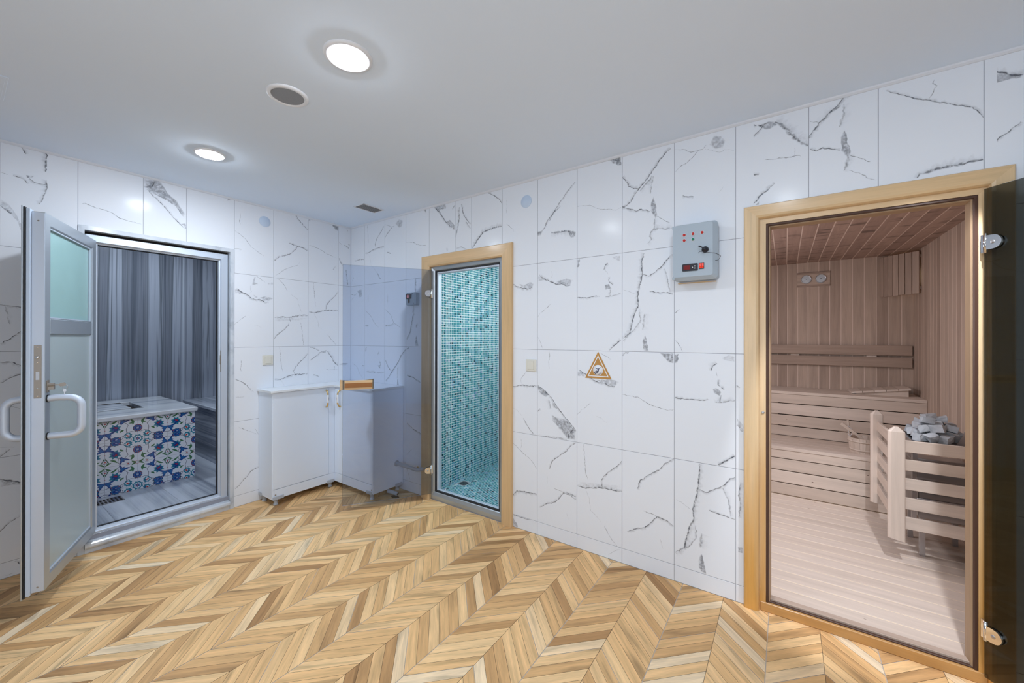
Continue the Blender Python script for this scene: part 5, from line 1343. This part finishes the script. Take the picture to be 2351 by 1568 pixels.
# rosettes on the joint x=0 and star at the corner (0,0)
for cy in (0.46,):
    mot(DK, circ(0.0, cy, 0.155, 20, 0.05)); mot(MBl, circ(0.0, cy, 0.135, 20, 0.03)); mot(CB, circ(0.0, cy, 0.09, 12)); mot((0.35, 0.45, 0.6), circ(0.0, cy, 0.045, 8, 0.3))
    for k in range(5): a = -PI / 2 + PI * (k + 0.5) / 5; mot(RD, circ(0.125 * math.cos(a), cy + 0.125 * math.sin(a), 0.017, 6))
mot(TQ, circ(0.0, 0.0, 0.17, 16, 0.12)); mot(W_, circ(0.0, 0.0, 0.115, 16, 0.1)); mot(MBl, circ(0.0, 0.0, 0.075, 12, 0.2)); mot(RD, circ(0.0, 0.0, 0.03, 8))
# carnation palmette
mot(TQ, circ(0.30, 0.17, 0.125, 16, 0.16)); mot(W_, circ(0.31, 0.175, 0.072, 12)); mot(RD, leafp(0.27, 0.13, 0.37, 0.22, 0.026)); mot(CB, circ(0.25, 0.16, 0.025, 8))
# big jagged blue flower
mot(TQ, circ(0.70, 0.53, 0.165, 16, 0.22)); mot(CB, circ(0.70, 0.53, 0.105, 14, 0.15)); mot(RD, circ(0.665, 0.56, 0.035, 8, 0.3)); mot(RD, circ(0.72, 0.585, 0.024, 6)); mot(MBl, circ(0.75, 0.50, 0.03, 8))
# oval jagged medallion
mot(DK, circ(0.68, 0.07, 0.115, 22, 0.07, 1.45)); mot(MBl, circ(0.68, 0.07, 0.098, 22, 0.05, 1.45)); mot(CB, circ(0.68, 0.07, 0.055, 12, 0.0, 1.6)); mot((0.3, 0.42, 0.6), circ(0.66, 0.07, 0.02, 8, 0.0, 2.0)); mot(RD, circ(0.80, 0.10, 0.016, 6)); mot(RD, circ(0.58, 0.11, 0.016, 6))
# tulips
for (x, y, r_) in ((0.47, 0.80, 0.5), (0.90, 0.30, 1.9)):
    T_ = [(-0.035, -0.13), (0.035, -0.13), (0.06, -0.03), (0.15, 0.07), (0.19, 0.15), (0.09, 0.10), (0.035, 0.065), (0.0, 0.12), (-0.035, 0.065), (-0.09, 0.11), (-0.19, 0.15), (-0.13, 0.05), (-0.06, -0.03)]
    c_, s_ = math.cos(r_), math.sin(r_)
    mot(CB, [(x + a * c_ - b * s_, y + a * s_ + b * c_) for a, b in T_]); mot(MBl, [(x + 0.62 * (a * c_ - b * s_) , y + 0.62 * (a * s_ + b * c_)) for a, b in T_])
# leaves
mot(GR, leafp(0.16, 0.60, 0.24, 0.88, 0.045, 0.05)); mot(GR, leafp(0.10, 0.76, 0.30, 0.70, 0.03, -0.03)); mot(GR, leafp(0.86, 0.74, 0.62, 0.90, 0.035, 0.03)); mot(GR, leafp(0.42, 0.44, 0.56, 0.34, 0.035, 0.02)); mot(GR, leafp(0.86, 0.86, 0.98, 0.62, 0.03, 0.03))
mot(GR, leafp(1.0, 0.97, 0.80, 0.84, 0.032, 0.02)); mot(GR, leafp(0.03, 0.99, 0.20, 0.90, 0.032, 0.02)); mot(RD, strokep([(0.0, 0.93), (0.10, 0.97)], 0.01))
# small white-red flowers on x=1 joint and at (1,1)
mot(DK, circ(1.0, 0.78, 0.085, 14, 0.12)); mot(W_, circ(1.0, 0.78, 0.07, 14, 0.1)); mot(RD, circ(1.0, 0.78, 0.034, 8, 0.2)); mot(RD, circ(1.0, 0.50, 0.022, 4)); mot(RD, circ(0.30, 1.0, 0.03, 8)); mot(DK, strokep([(0.24, 0.95), (0.36, 0.95)], 0.01))
def clipc(P, a0, a1, b0, b1):
    return clip_poly(P, a0, a1, b0, b1)
def iznik(u0, ci, z0, cj, face_x, umin, umax, zmin, zmax):
    mb = MB(); a0, a1 = max(u0 + 0.0007, umin), min(u0 + TW - 0.0007, umax); b0, b1 = max(z0 + 0.0007, zmin), min(z0 + TW - 0.0007, zmax)
    if a1 - a0 < 0.01 or b1 - b0 < 0.01: return
    mb.box(face_x - 0.005, a0, b0, face_x, a1, b1, bev=0.0006)
    mb2 = mb; off = 0.00018
    for i, (c, P) in enumerate(MOTIF):
        Q = [((u if ci % 2 == 0 else 1 - u) * TW + u0, (v if cj % 2 == 0 else 1 - v) * TW + z0) for u, v in P]
        # clip each triangle of the shape (shapes may be concave)
        for tr in tessellate_polygon([[Vector((q[0], q[1], 0)) for q in Q]]):
            T_ = clipc([Q[k] for k in tr], a0, a1, b0, b1)
            if len(T_) < 3: continue
            mb2.add([(face_x + off + i * 0.000012, p[0], p[1]) for p in T_], [list(range(len(T_)))], None, 0.5, 1, paint=c)
    return mb
for ci in range(-3, 4):
    for cj in range(-3, 2):
        m_ = iznik(-1.4585 + ci * TW, ci, Z0T + cj * TW, cj, -0.790, -1.985, -1.0665, BZ + 0.002, 0.699)
        if m_: pt(m_, 'tile', ['iznikwhite', 'iznik'], t, extra=('paint',))
# slab with two sunken openings
slab = [(-1.92, -2.0, -1.665, -1.05), (-0.765 - 0.36, -2.0, -0.765, -1.05)]
mb = MB()
def nose(mb, x0, y0, x1, y1, z0, z1):
    mb.box(x0, y0, z0, x1, y1, z1, bev=0.006)
mb.box(-1.92, -1.990, 0.7005, -1.660, -1.052, 0.7375, bev=0.005); mb.box(-1.120, -1.990, 0.7005, -0.764, -1.052, 0.7375, bev=0.007); mb.box(-1.667, -1.345, 0.7005, -1.113, -1.052, 0.7375, bev=0.004); mb.box(-1.667, -1.990, 0.7005, -1.113, -1.700, 0.7375, bev=0.004)
pt(mb, 'slab', 'bathtop', t, label='striped marble slab top')
mb = MB(); mb.box(-1.655, -1.695, 0.7005, -1.125, -1.350, 0.7045); mb.box(-1.655, -1.60, 0.705, -1.60, -1.41, 0.7365, bev=0.002); pt(mb, 'basin_floor', 'gap', t, label='dark sunken opening')
mb = MB(); mb.box(-1.590, -1.695, 0.705, -1.190, -1.420, 0.7370, bev=0.002); pt(mb, 'inset_slab', 'bathtop', t)
t = root('marble_bench', (-1.2, -0.65, BZ), 'striped marble bench along the right wall of the bath', 'bench')
mb = MB(); mb.box(-1.939, -0.822, BZ, -0.105, -0.452, 0.630); pt(mb, 'bench_front', 'bathbench', t)
mb = MB(); mb.box(-1.939, -0.846, 0.6305, -0.105, -0.452, 0.668, bev=0.007); pt(mb, 'seat', 'bathfloor', t)
t = root('linear_drain', (-0.66, -1.80, BZ), 'narrow rectangular steel floor drain in front of the floral tiled block', 'drain')
mb = MB(); mb.box(-0.727, -1.985, BZ - 0.004, -0.597, -1.575, BZ + 0.0006); pt(mb, 'tray', 'gap', t)
for a in ((-0.730, -1.985, -0.722, -1.572), (-0.602, -1.985, -0.594, -1.572), (-0.730, -1.580, -0.594, -1.572), (-0.670, -1.985, -0.662, -1.58)):
    mb = MB(); mb.box(a[0], a[1], BZ, a[2], a[3], BZ + 0.003); pt(mb, 'rim', 'steel', t)
y = -1.98
while y < -1.59:
    mb = MB(); mb.box(-0.722, y, BZ + 0.0005, -0.602, y + 0.009, BZ + 0.0022); pt(mb, 'bar', 'steel', t); y += 0.021

# ------------------------------------------------------------------ steam room fittings
t = root('floor_drain', (1.249, 0.325, SZ), 'square framed round floor drain in the steam room mosaic', 'drain')
for a in ((1.199, 0.275, 1.203, 0.375), (1.295, 0.275, 1.299, 0.375), (1.199, 0.275, 1.299, 0.279), (1.199, 0.371, 1.299, 0.375)):
    mb = MB(); mb.box(a[0], a[1], SZ - 0.001, a[2], a[3], SZ + 0.0022); pt(mb, 'rim', 'white', t)
mb = MB(); mb.box(1.203, 0.279, SZ - 0.001, 1.295, 0.371, SZ + 0.0008); pt(mb, 'plate', 'steel', t)
mb = MB(); mb.lathe([(0.038, 0.0008), (0.038, 0.002), (0.0003, 0.0025)], (1.249, 0.325, SZ), 'z', 24, caps=False); pt(mb, 'grate', 'gasket', t)
for k in range(5):
    x = 1.249 - 0.028 + k * 0.014; h = math.sqrt(0.035 ** 2 - (x - 1.249) ** 2); mb = MB(); mb.box(x - 0.0018, 0.325 - h, SZ + 0.002, x + 0.0018, 0.325 + h, SZ + 0.0036); pt(mb, 'bar', 'steel', t)
mb = MB(); mb.lathe([(0.013, 0.0), (0.013, 0.012), (0.009, 0.016), (0.009, 0.024), (0.0005, 0.027)], (1.250, 0.090, SZ), 'z', 16, caps=False)
mb.obj('steam_nozzle', 'steel', None, origin=(1.25, 0.09, SZ), label='small pale metal stub on the steam room floor beside the frame', cat='nozzle')

# ------------------------------------------------------------------ sauna benches
def bench(y0, y1, z0, zs, boards, battens, label):
    t = root('sauna_bench', (3.6, y0, z0), label, 'bench')
    for a, b in boards: mb = MB(); mb.box(UL + 0.002, y0, a, UX - 0.010, y0 + 0.020, b, grain='x', bev=0.0025); pt(mb, 'fascia_board', 'aspen', t)
    n = 5; w_ = (y1 - y0 + 0.004) / n
    for k in range(n):
        mb = MB(); mb.box(UL + 0.002, y0 - 0.004 + k * w_, zs - 0.026, UX - 0.010, y0 - 0.004 + (k + 1) * w_ - 0.004, zs, grain='x', bev=0.002); pt(mb, 'seat_slat', 'aspen', t)
    for a, b in battens: mb = MB(); mb.box(a, y0 + 0.0205, z0, b, y0 + 0.045, zs - 0.027, grain='z'); pt(mb, 'batten', 'aspen', t)
    mb = MB(); mb.box(UL + 0.01, y0 + 0.30, z0, UX - 0.02, y0 + 0.31, zs - 0.03); pt(mb, 'dark_backing', 'gap', t)  # black sheet added to hold the shade behind the fascia gaps
bench(1.70, 2.188, UZ, 0.452, [(0.053, 0.146), (0.153, 0.250), (0.257, 0.351), (0.357, 0.424)], [(2.60, 2.67), (3.505, 3.577), (4.010, 4.083), (4.49, 4.565)], 'lower pale timber bench step carrying the bucket')
bench(2.19, 2.629, 0.428, 0.870, [(0.453, 0.540), (0.548, 0.645), (0.654, 0.752), (0.759, 0.842)], [(2.60, 2.67), (3.50, 3.573), (4.022, 4.093), (4.517, 4.565)], 'upper pale timber bench along the back wall')
t = root('backrest', (3.8, 2.60, 1.2), 'two-board timber backrest on the sauna back wall', 'backrest')
for a, b in ((1.105, 1.196), (1.213, 1.306)): mb = MB(); mb.box(UL + 0.01, 2.590, a, 4.560, 2.608, b, grain='x', bev=0.003, tone=0.15); pt(mb, 'board', 'sauna', t)
for x in (2.8, 3.71, 4.29):
    mb = MB(); mb.box(x - 0.035, 2.6085, 1.12, x + 0.035, 2.6305, 1.29, grain='z'); pt(mb, 'spacer', 'aspen', t)
# headrest wedge
t = root('headrest', (4.31, 2.46, 0.870), 'slatted wooden wedge headrest lying on the upper bench', 'headrest')
mb = MB(); mb.prism([(4.150, 0.8705), (4.490, 0.8705), (4.490, 0.928), (4.150, 0.878)], 'y', 2.345, 2.362); pt(mb, 'side_board', 'aspen', t)
mb = MB(); mb.prism([(4.150, 0.8705), (4.490, 0.8705), (4.490, 0.928), (4.150, 0.878)], 'y', 2.560, 2.577); pt(mb, 'side_board', 'aspen', t)
for k in range(5):
    x0 = 4.118 + k * 0.0775; x1 = x0 + 0.0735; f = lambda x: 0.8775 + (x - 4.150) * (0.050 / 0.34)
    mb = MB(); mb.prism([(x0, max(0.8712, f(x0))), (x1, f(x1) + 0.0008), (x1, f(x1) + 0.017), (x0, max(0.8712, f(x0)) + 0.016)], 'y', 2.328, 2.590, grain='a'); pt(mb, 'slat', 'aspen', t)
# thermometer / hygrometer
t = root('sauna_gauge', (3.86, 2.63, 1.96), 'wooden board with two round silver dials on the sauna wall', 'gauge')
mb = MB(); mb.box(3.729, 2.6215, 1.905, 3.991, 2.6308, 2.016, grain='x', bev=0.001, tone=1.0); pt(mb, 'board', 'sauna', t)
for a, b in ((1.888, 1.905), (2.016, 2.033)):
    mb = MB(); mb.box(3.727, 2.6190, a, 3.993, 2.6308, b, grain='x', bev=0.002, tone=0.0); pt(mb, 'rail', 'sauna', t)
for x, an in ((3.803, 2.35), (3.919, 0.55)):
    mb = MB(); mb.lathe([(0.043, 0.0), (0.043, -0.010), (0.040, -0.012), (0.038, -0.009), (0.0005, -0.009)], (x, 2.6215, 1.962), 'y', 32, caps=False); dl = pt(mb, 'dial', 'steel', t)
    mb = MB(); mb.lathe([(0.0365, -0.0092), (0.0003, -0.0096)], (x, 2.6215, 1.962), 'y', 32, caps=False)
    sub(mb, 'dial_face', 'dialface', dl, t)
    mb = MB()
    ca, sa = math.cos(an), math.sin(an); y = 2.6215 - 0.0102
    mb.add([(x - sa * 0.0013, y, 1.962 + ca * 0.0013), (x + sa * 0.0013, y, 1.962 - ca * 0.0013), (x + ca * 0.029, y, 1.962 + sa * 0.029)], [(0, 1, 2)]); mb.lathe([(0.003, 0.0), (0.003, -0.002), (0.0003, -0.002)], (x, y, 1.962), 'y', 10, caps=False)
    sub(mb, 'needle', 'black', dl, t)
# louvered corner lamp
t = root('corner_lamp_shade', (4.47, 2.50, 1.94), 'slatted wooden lamp shade in the upper back corner of the sauna', 'lamp shade')
PA = [(4.345, 2.612), (4.385, 2.545), (4.43, 2.478), (4.49, 2.415), (4.556, 2.365)]
def arc_pt(s_):
    # a shallow convex arc between the two walls
    a = Vector((4.345, 2.606)); b = Vector((4.556, 2.352)); p = a.lerp(b, s_); n_ = Vector((-(b - a).y, (b - a).x)).normalized() * -1
    if n_.x > 0: n_ = -n_
    return p + n_ * (0.028 * math.sin(PI * s_))
for k in range(7):
    p0, p1 = arc_pt(k / 7 + 0.006), arc_pt((k + 1) / 7 - 0.010); d = (p1 - p0).normalized(); nn = Vector((d.y, -d.x)) * 0.011
    mb = MB(); mb.prism([tuple(p0), tuple(p1), tuple(p1 - nn), tuple(p0 - nn)], 'z', 1.752 - 0.004 * (k % 2), 2.110, grain='a', tone=[0.2, 0.0, 0.15, 0.55, 0.35, 0.1, 0.5][k]); pt(mb, 'slat', 'sauna', t)
for z in (1.79, 2.06):
    mb = MB(); mb.prism([tuple(arc_pt(s_ / 8) + Vector((0.012, 0.010))) for s_ in range(9)] + [tuple(arc_pt(s_ / 8) + Vector((0.030, 0.026))) for s_ in range(8, -1, -1)], 'z', z, z + 0.022, tone=0.2); pt(mb, 'cross_rail', 'sauna', t)
mb = MB(); mb.lathe([(0.03, -0.07), (0.045, -0.03), (0.045, 0.03), (0.03, 0.05)], (4.515, 2.575, 1.93), 'z', 16); pt(mb, 'bulb', 'dimbulb', t, label='glass bulb cover')
M_bulb = None

# ------------------------------------------------------------------ bucket and ladle
bx, by, bz = 4.150, 1.890, 0.452
t = root('sauna_bucket', (bx, by, bz), 'wooden staved bucket with upright ear on the lower bench', 'bucket')
NS = 16; rb, rt, hb = 0.086, 0.102, 0.118
for k in range(NS):
    a0, a1 = 2 * PI * k / NS + 0.006, 2 * PI * (k + 1) / NS - 0.006; h = hb; tall = k in (7, 15)
    if tall: h = 0.245
    V = []
    for r_, z in ((rb, 0.0), (rt if not tall else rt + 0.004, h)):
        for rr, a in ((r_, a0), (r_, (a0 + a1) / 2), (r_, a1), (r_ - 0.012, a1), (r_ - 0.012, a0)):
            if tall and z > 0.2:
                m_ = (a0 + a1) / 2; a = m_ + (a - m_) * 0.55
            V.append((bx + rr * math.cos(a), by + rr * math.sin(a), bz + z))
    F = [(0, 1, 2, 3, 4)[::-1], (5, 6, 7, 8, 9)] + [(i, (i + 1) % 5, 5 + (i + 1) % 5, 5 + i) for i in range(5)]
    ru = RND.random() * 30; mb = MB(); mb.add(V, F, [[(V[i][2] + ru, k * 0.1 + 0.03 * (i % 5)) for i in f] for f in F], RND.random()); pt(mb, 'stave', 'aspen', t)
for z0, z1 in ((0.018, 0.030), (0.086, 0.098)):
    r0 = rb + (rt - rb) * z0 / hb + 0.0025; mb = MB(); mb.lathe([(r0 - 0.003, z0), (r0, z0), (r0 + 0.002, z1), (r0 - 0.003, z1)], (bx, by, bz), 'z', 32, caps=False); pt(mb, 'hoop', 'aspen', t, label='wooden hoop')
mb = MB(); mb.lathe([(rb - 0.012, 0.008), (rb - 0.012, 0.014)], (bx, by, bz), 'z', 24); pt(mb, 'base', 'aspen', t)
t = root('ladle', (4.13, 1.88, 0.56), 'wooden ladle with string loop leaning out of the bucket', 'ladle')
hp = [Vector((4.185, 1.888, 0.515)), Vector((4.11, 1.882, 0.585)), Vector((4.010, 1.878, 0.668))]
mb = MB(); d = (hp[2] - hp[0]).normalized(); sd_ = Vector((0, 1, 0)); up = d.cross(sd_).normalized()
V = []; 
for i, (p, w_, h_) in enumerate(((hp[0], 0.008, 0.008), (hp[1], 0.011, 0.009), (hp[2], 0.015, 0.011))):
    for sx, sy in ((-1, -1), (1, -1), (1, 1), (-1, 1)): V.append(tuple(p + sd_ * w_ * sx + up * h_ * sy))
F = [(3, 2, 1, 0), (8, 9, 10, 11)] + [(a * 4 + i, a * 4 + (i + 1) % 4, (a + 1) * 4 + (i + 1) % 4, (a + 1) * 4 + i) for a in (0, 1) for i in range(4)]
mb.add(V, F, [[(V[i][0], V[i][2] * 0.2 + V[i][1]) for i in f] for f in F], 0.4); pt(mb, 'handle', 'aspen', t)
mb = MB(); mb.lathe([(0.0005, -0.022), (0.020, -0.018), (0.030, 0.0), (0.030, 0.008), (0.027, 0.008), (0.018, -0.012), (0.0005, -0.016)], (4.180, 1.892, 0.508), 'z', 16, caps=False); pt(mb, 'bowl', 'aspen', t)
mb = MB(); mb.tube([(4.055, 1.890, 0.652), (4.058, 1.884, 0.625), (4.052, 1.882, 0.595), (4.060, 1.880, 0.572), (4.066, 1.882, 0.560), (4.068, 1.884, 0.575), (4.078, 1.884, 0.605), (4.074, 1.886, 0.628), (4.060, 1.890, 0.648)], 0.0017, 6); pt(mb, 'string', 'white', t, label='pale string loop')

# ------------------------------------------------------------------ stove guard
t = root('stove_guard', (4.165, 0.85, 0.19), 'pale timber rail guard with pointed posts around the sauna stove', 'guard')
def post(xc, yc, z0, z1, w_, d_, lab):
    mb = MB(); c = 0.012
    P = [(xc - w_ / 2 + c, yc - d_ / 2), (xc + w_ / 2 - c * 0.3, yc - d_ / 2), (xc + w_ / 2, yc - d_ / 2 + c * 0.3), (xc + w_ / 2, yc + d_ / 2), (xc - w_ / 2, yc + d_ / 2), (xc - w_ / 2, yc - d_ / 2 + c)]
    zt = z1 - 0.028; n = len(P); lo = [(p[0], p[1], z0 + 0.010 if i in (0, 5) else z0) for i, p in enumerate(P)]; hi = [(p[0], p[1], zt) for p in P]
    tp = [(xc + (p[0] - xc) * 0.25, yc + (p[1] - yc) * 0.5, z1) for p in P]
    V = lo + hi + tp; F = [tuple(range(n))[::-1], tuple(range(2 * n, 3 * n))] + [(a * n + i, a * n + (i + 1) % n, (a + 1) * n + (i + 1) % n, (a + 1) * n + i) for a in (0, 1) for i in range(n)]
    ru, rv = RND.random() * 30, RND.random() * 30
    mb.add(V, F, [[(V[i][2] + ru, V[i][0] + V[i][1] + rv) for i in f] for f in F], 0.75); pt(mb, 'post', 'aspen', t)
post(4.166, 0.85, 0.186, 0.852, 0.072, 0.036, 0); post(4.171, 1.500, 0.178, 0.850, 0.066, 0.036, 0)
for z0, z1 in ((0.705, 0.773), (0.597, 0.661), (0.485, 0.551), (0.370, 0.438), (0.254, 0.325)):
    mb = MB(); mb.box(4.175, 0.8685, z0, UX - 0.0095, 0.884, z1, grain='x', bev=0.002); pt(mb, 'rail', 'aspen', t, label='front rail')
    mb = MB(); mb.box(4.172, 0.8845, z0, 4.188, 1.4815, z1, grain='y', bev=0.002); pt(mb, 'rail', 'aspen', t, label='side rail')
# ------------------------------------------------------------------ electric stove and stones
t = root('sauna_stove', (4.40, 1.18, UZ), 'stainless steel electric sauna stove behind the timber guard', 'stove')
X0, X1, Y0, Y1, ZT = 4.262, 4.545, 1.00, 1.36, 0.748
mb = MB(); mb.box(X0 + 0.03, Y0 + 0.03, 0.285, X1, Y1, 0.60, bev=0.004); pt(mb, 'casing', 'steel', t)
for z in (0.36, 0.44, 0.52, 0.60):
    mb = MB(); mb.box(X0 + 0.022, Y0 + 0.016, z, X1 + 0.004, Y0 + 0.029, z + 0.045, bev=0.003); pt(mb, 'louver', 'steel', t)
for x in (X0 + 0.02, X1 - 0.02):
    mb = MB(); mb.prism([(Y0 + 0.012, ZT - 0.03), (Y0 + 0.050, ZT - 0.03), (Y0 + 0.062, 0.25), (Y0 + 0.036, 0.25)], 'x', x - 0.016, x + 0.004); pt(mb, 'upright', 'steel', t)
for (a, b) in ((X0 + 0.05, Y0 + 0.05), (X1 - 0.03, Y0 + 0.05), (X0 + 0.05, Y1 - 0.03), (X1 - 0.03, Y1 - 0.03)):
    mb = MB(); mb.box(a - 0.012, b - 0.012, UZ, a + 0.012, b + 0.012, 0.2855); pt(mb, 'leg', 'steel', t)
for q in ((X0, Y0, X0 + 0.016, Y1), (X1 - 0.012, Y0, X1, Y1), (X0 + 0.016, Y0, X1 - 0.012, Y0 + 0.016), (X0 + 0.016, Y1 - 0.016, X1 - 0.012, Y1)):
    mb = MB(); mb.box(q[0], q[1], ZT - 0.045, q[2], q[3], ZT, bev=0.002); pt(mb, 'top_rim', 'steel', t)
mb = MB(); mb.box(X0 + 0.016, Y0 + 0.016, ZT - 0.05, X1 - 0.012, Y1 - 0.016, ZT - 0.04); pt(mb, 'tray', 'ventdark', t)
for k in range(7):
    y = Y0 + 0.05 + k * 0.042; mb = MB(); mb.tube([(X0 + 0.018, y, ZT - 0.012), (X1 - 0.014, y, ZT - 0.012)], 0.004, 8); pt(mb, 'grate_bar', 'steel', t)
# angular stones heaped on the stove
def stone(cx, cy, cz, sx, sy, sz, seed, label):
    r = random.Random(seed); mb = MB(); V = []; R_ = Matrix.Rotation(r.uniform(0, 6.28), 3, 'Z') @ Matrix.Rotation(r.uniform(-0.35, 0.35), 3, 'X') @ Matrix.Rotation(r.uniform(-0.35, 0.35), 3, 'Y')
    import bmesh
    bm = bmesh.new()
    for i in range(8):
        s3 = [(1 if i & 1 else -1), (1 if i & 2 else -1), (1 if i & 4 else -1)]
        bm.verts.new(R_ @ Vector((s3[0] * sx * r.uniform(0.62, 0.99), s3[1] * sy * r.uniform(0.62, 0.99), s3[2] * sz * r.uniform(0.7, 1.05))))
    for i in range(7): bm.verts.new(R_ @ Vector((sx * r.uniform(-1, 1), sy * r.uniform(-1, 1), sz * r.uniform(-1, 1) * 1.05)))
    bmesh.ops.convex_hull(bm, input=bm.verts); 
    for v in [v for v in bm.verts if not v.link_faces]: bm.verts.remove(v)
    bmesh.ops.subdivide_edges(bm, edges=bm.edges, cuts=1)
    for v in bm.verts: v.co += Vector((r.gauss(0, 1), r.gauss(0, 1), r.gauss(0, 1))) * 0.0016
    bm.verts.index_update(); V = [(v.co.x + cx, v.co.y + cy, v.co.z + cz) for v in bm.verts]; F = [[v.index for v in f.verts] for f in bm.faces]; bm.free()
    mb.add(V, F, None, 0.5); mb.obj('sauna_stone', 'stone', None, origin=(cx, cy, cz), label=label, cat='stone', group='stones heaped on the sauna stove')
SL = 'rough grey sauna stone in the heap on the steel stove'
ST = [(4.300, 1.05, 0.768, .034, .026, .022), (4.352, 1.045, 0.772, .036, .030, .024), (4.412, 1.05, 0.770, .034, .028, .022), (4.310, 1.12, 0.776, .036, .032, .026), (4.378, 1.12, 0.778, .040, .034, .028), (4.446, 1.12, 0.775, .034, .034, .025),
      (4.305, 1.20, 0.778, .036, .034, .026), (4.372, 1.205, 0.782, .038, .036, .028), (4.440, 1.20, 0.780, .036, .034, .026), (4.500, 1.17, 0.772, .026, .034, .022), (4.310, 1.28, 0.776, .034, .034, .026), (4.378, 1.29, 0.780, .036, .034, .027), (4.445, 1.285, 0.778, .034, .034, .026), (4.505, 1.27, 0.772, .026, .034, .022),
      (4.325, 1.085, 0.818, .034, .026, .022), (4.385, 1.080, 0.822, .036, .030, .024), (4.330, 1.165, 0.826, .038, .032, .024), (4.402, 1.165, 0.830, .040, .034, .026), (4.460, 1.160, 0.818, .028, .030, .022), (4.345, 1.250, 0.828, .036, .032, .024), (4.415, 1.245, 0.830, .038, .032, .025), (4.470, 1.235, 0.820, .026, .028, .022),
      (4.350, 1.130, 0.866, .034, .024, .019), (4.372, 1.205, 0.874, .040, .028, .021), (4.430, 1.200, 0.868, .028, .026, .018)]
for i, s_ in enumerate(ST):
    lab = SL
    if i < 3: lab = 'low rough grey sauna stone at the front rim of the stove, ' + ('beside the guard post', 'midway', 'toward the wall')[i]
    elif 14 <= i < 22: lab = 'grey sauna stone in the middle layer of the heap, ' + ('front left', 'front right', 'left side', 'centre', 'right side', 'back left', 'back middle', 'back right')[i - 14] + ' of it'
    if i == 22: lab = 'blocky pale sauna stone on top of the heap, nearest the doorway'
    if i == 23: lab = 'long flat pale sauna stone crowning the heap'
    if i == 24: lab = 'small grey sauna stone beside the crowning one, toward the wall'
    stone(*s_, 100 + i, lab)
mb = MB(); mb.prism([(4.455, 0.752), (4.520, 0.752), (4.515, 0.862), (4.500, 0.868)], 'y', 1.035, 1.041)
mb.obj('steel_sheet', 'steel', None, origin=(4.49, 1.04, 0.76), label='bent steel guard sheet with slots leaning on the stove stones', cat='metal sheet')


# unseen lamps added to light the side rooms; they have no fixtures
area_lamp('bath_added_lamp', (-1.15, -1.35, 2.53), 0.2, 15, (0.80, 0.90, 1.0))
area_lamp('steam_wall_fill_light', (2.25, 0.75, 1.9), 0.4, 4, (0.85, 0.98, 1.0), (0, PI / 2 - 0.75, 0))
area_lamp('steam_fill_light', (1.9, 0.55, 2.28), 0.3, 9, (0.85, 0.98, 1.0))
area_lamp('sauna_ceiling_fill_light', (3.2, 0.75, 2.12), 0.25, 11, (0.93, 0.92, 1.0))
area_lamp('sauna_wall_fill_light', (2.56, 1.1, 1.5), 0.5, 11, (0.95, 0.91, 0.98), (0, -PI / 2, 0))
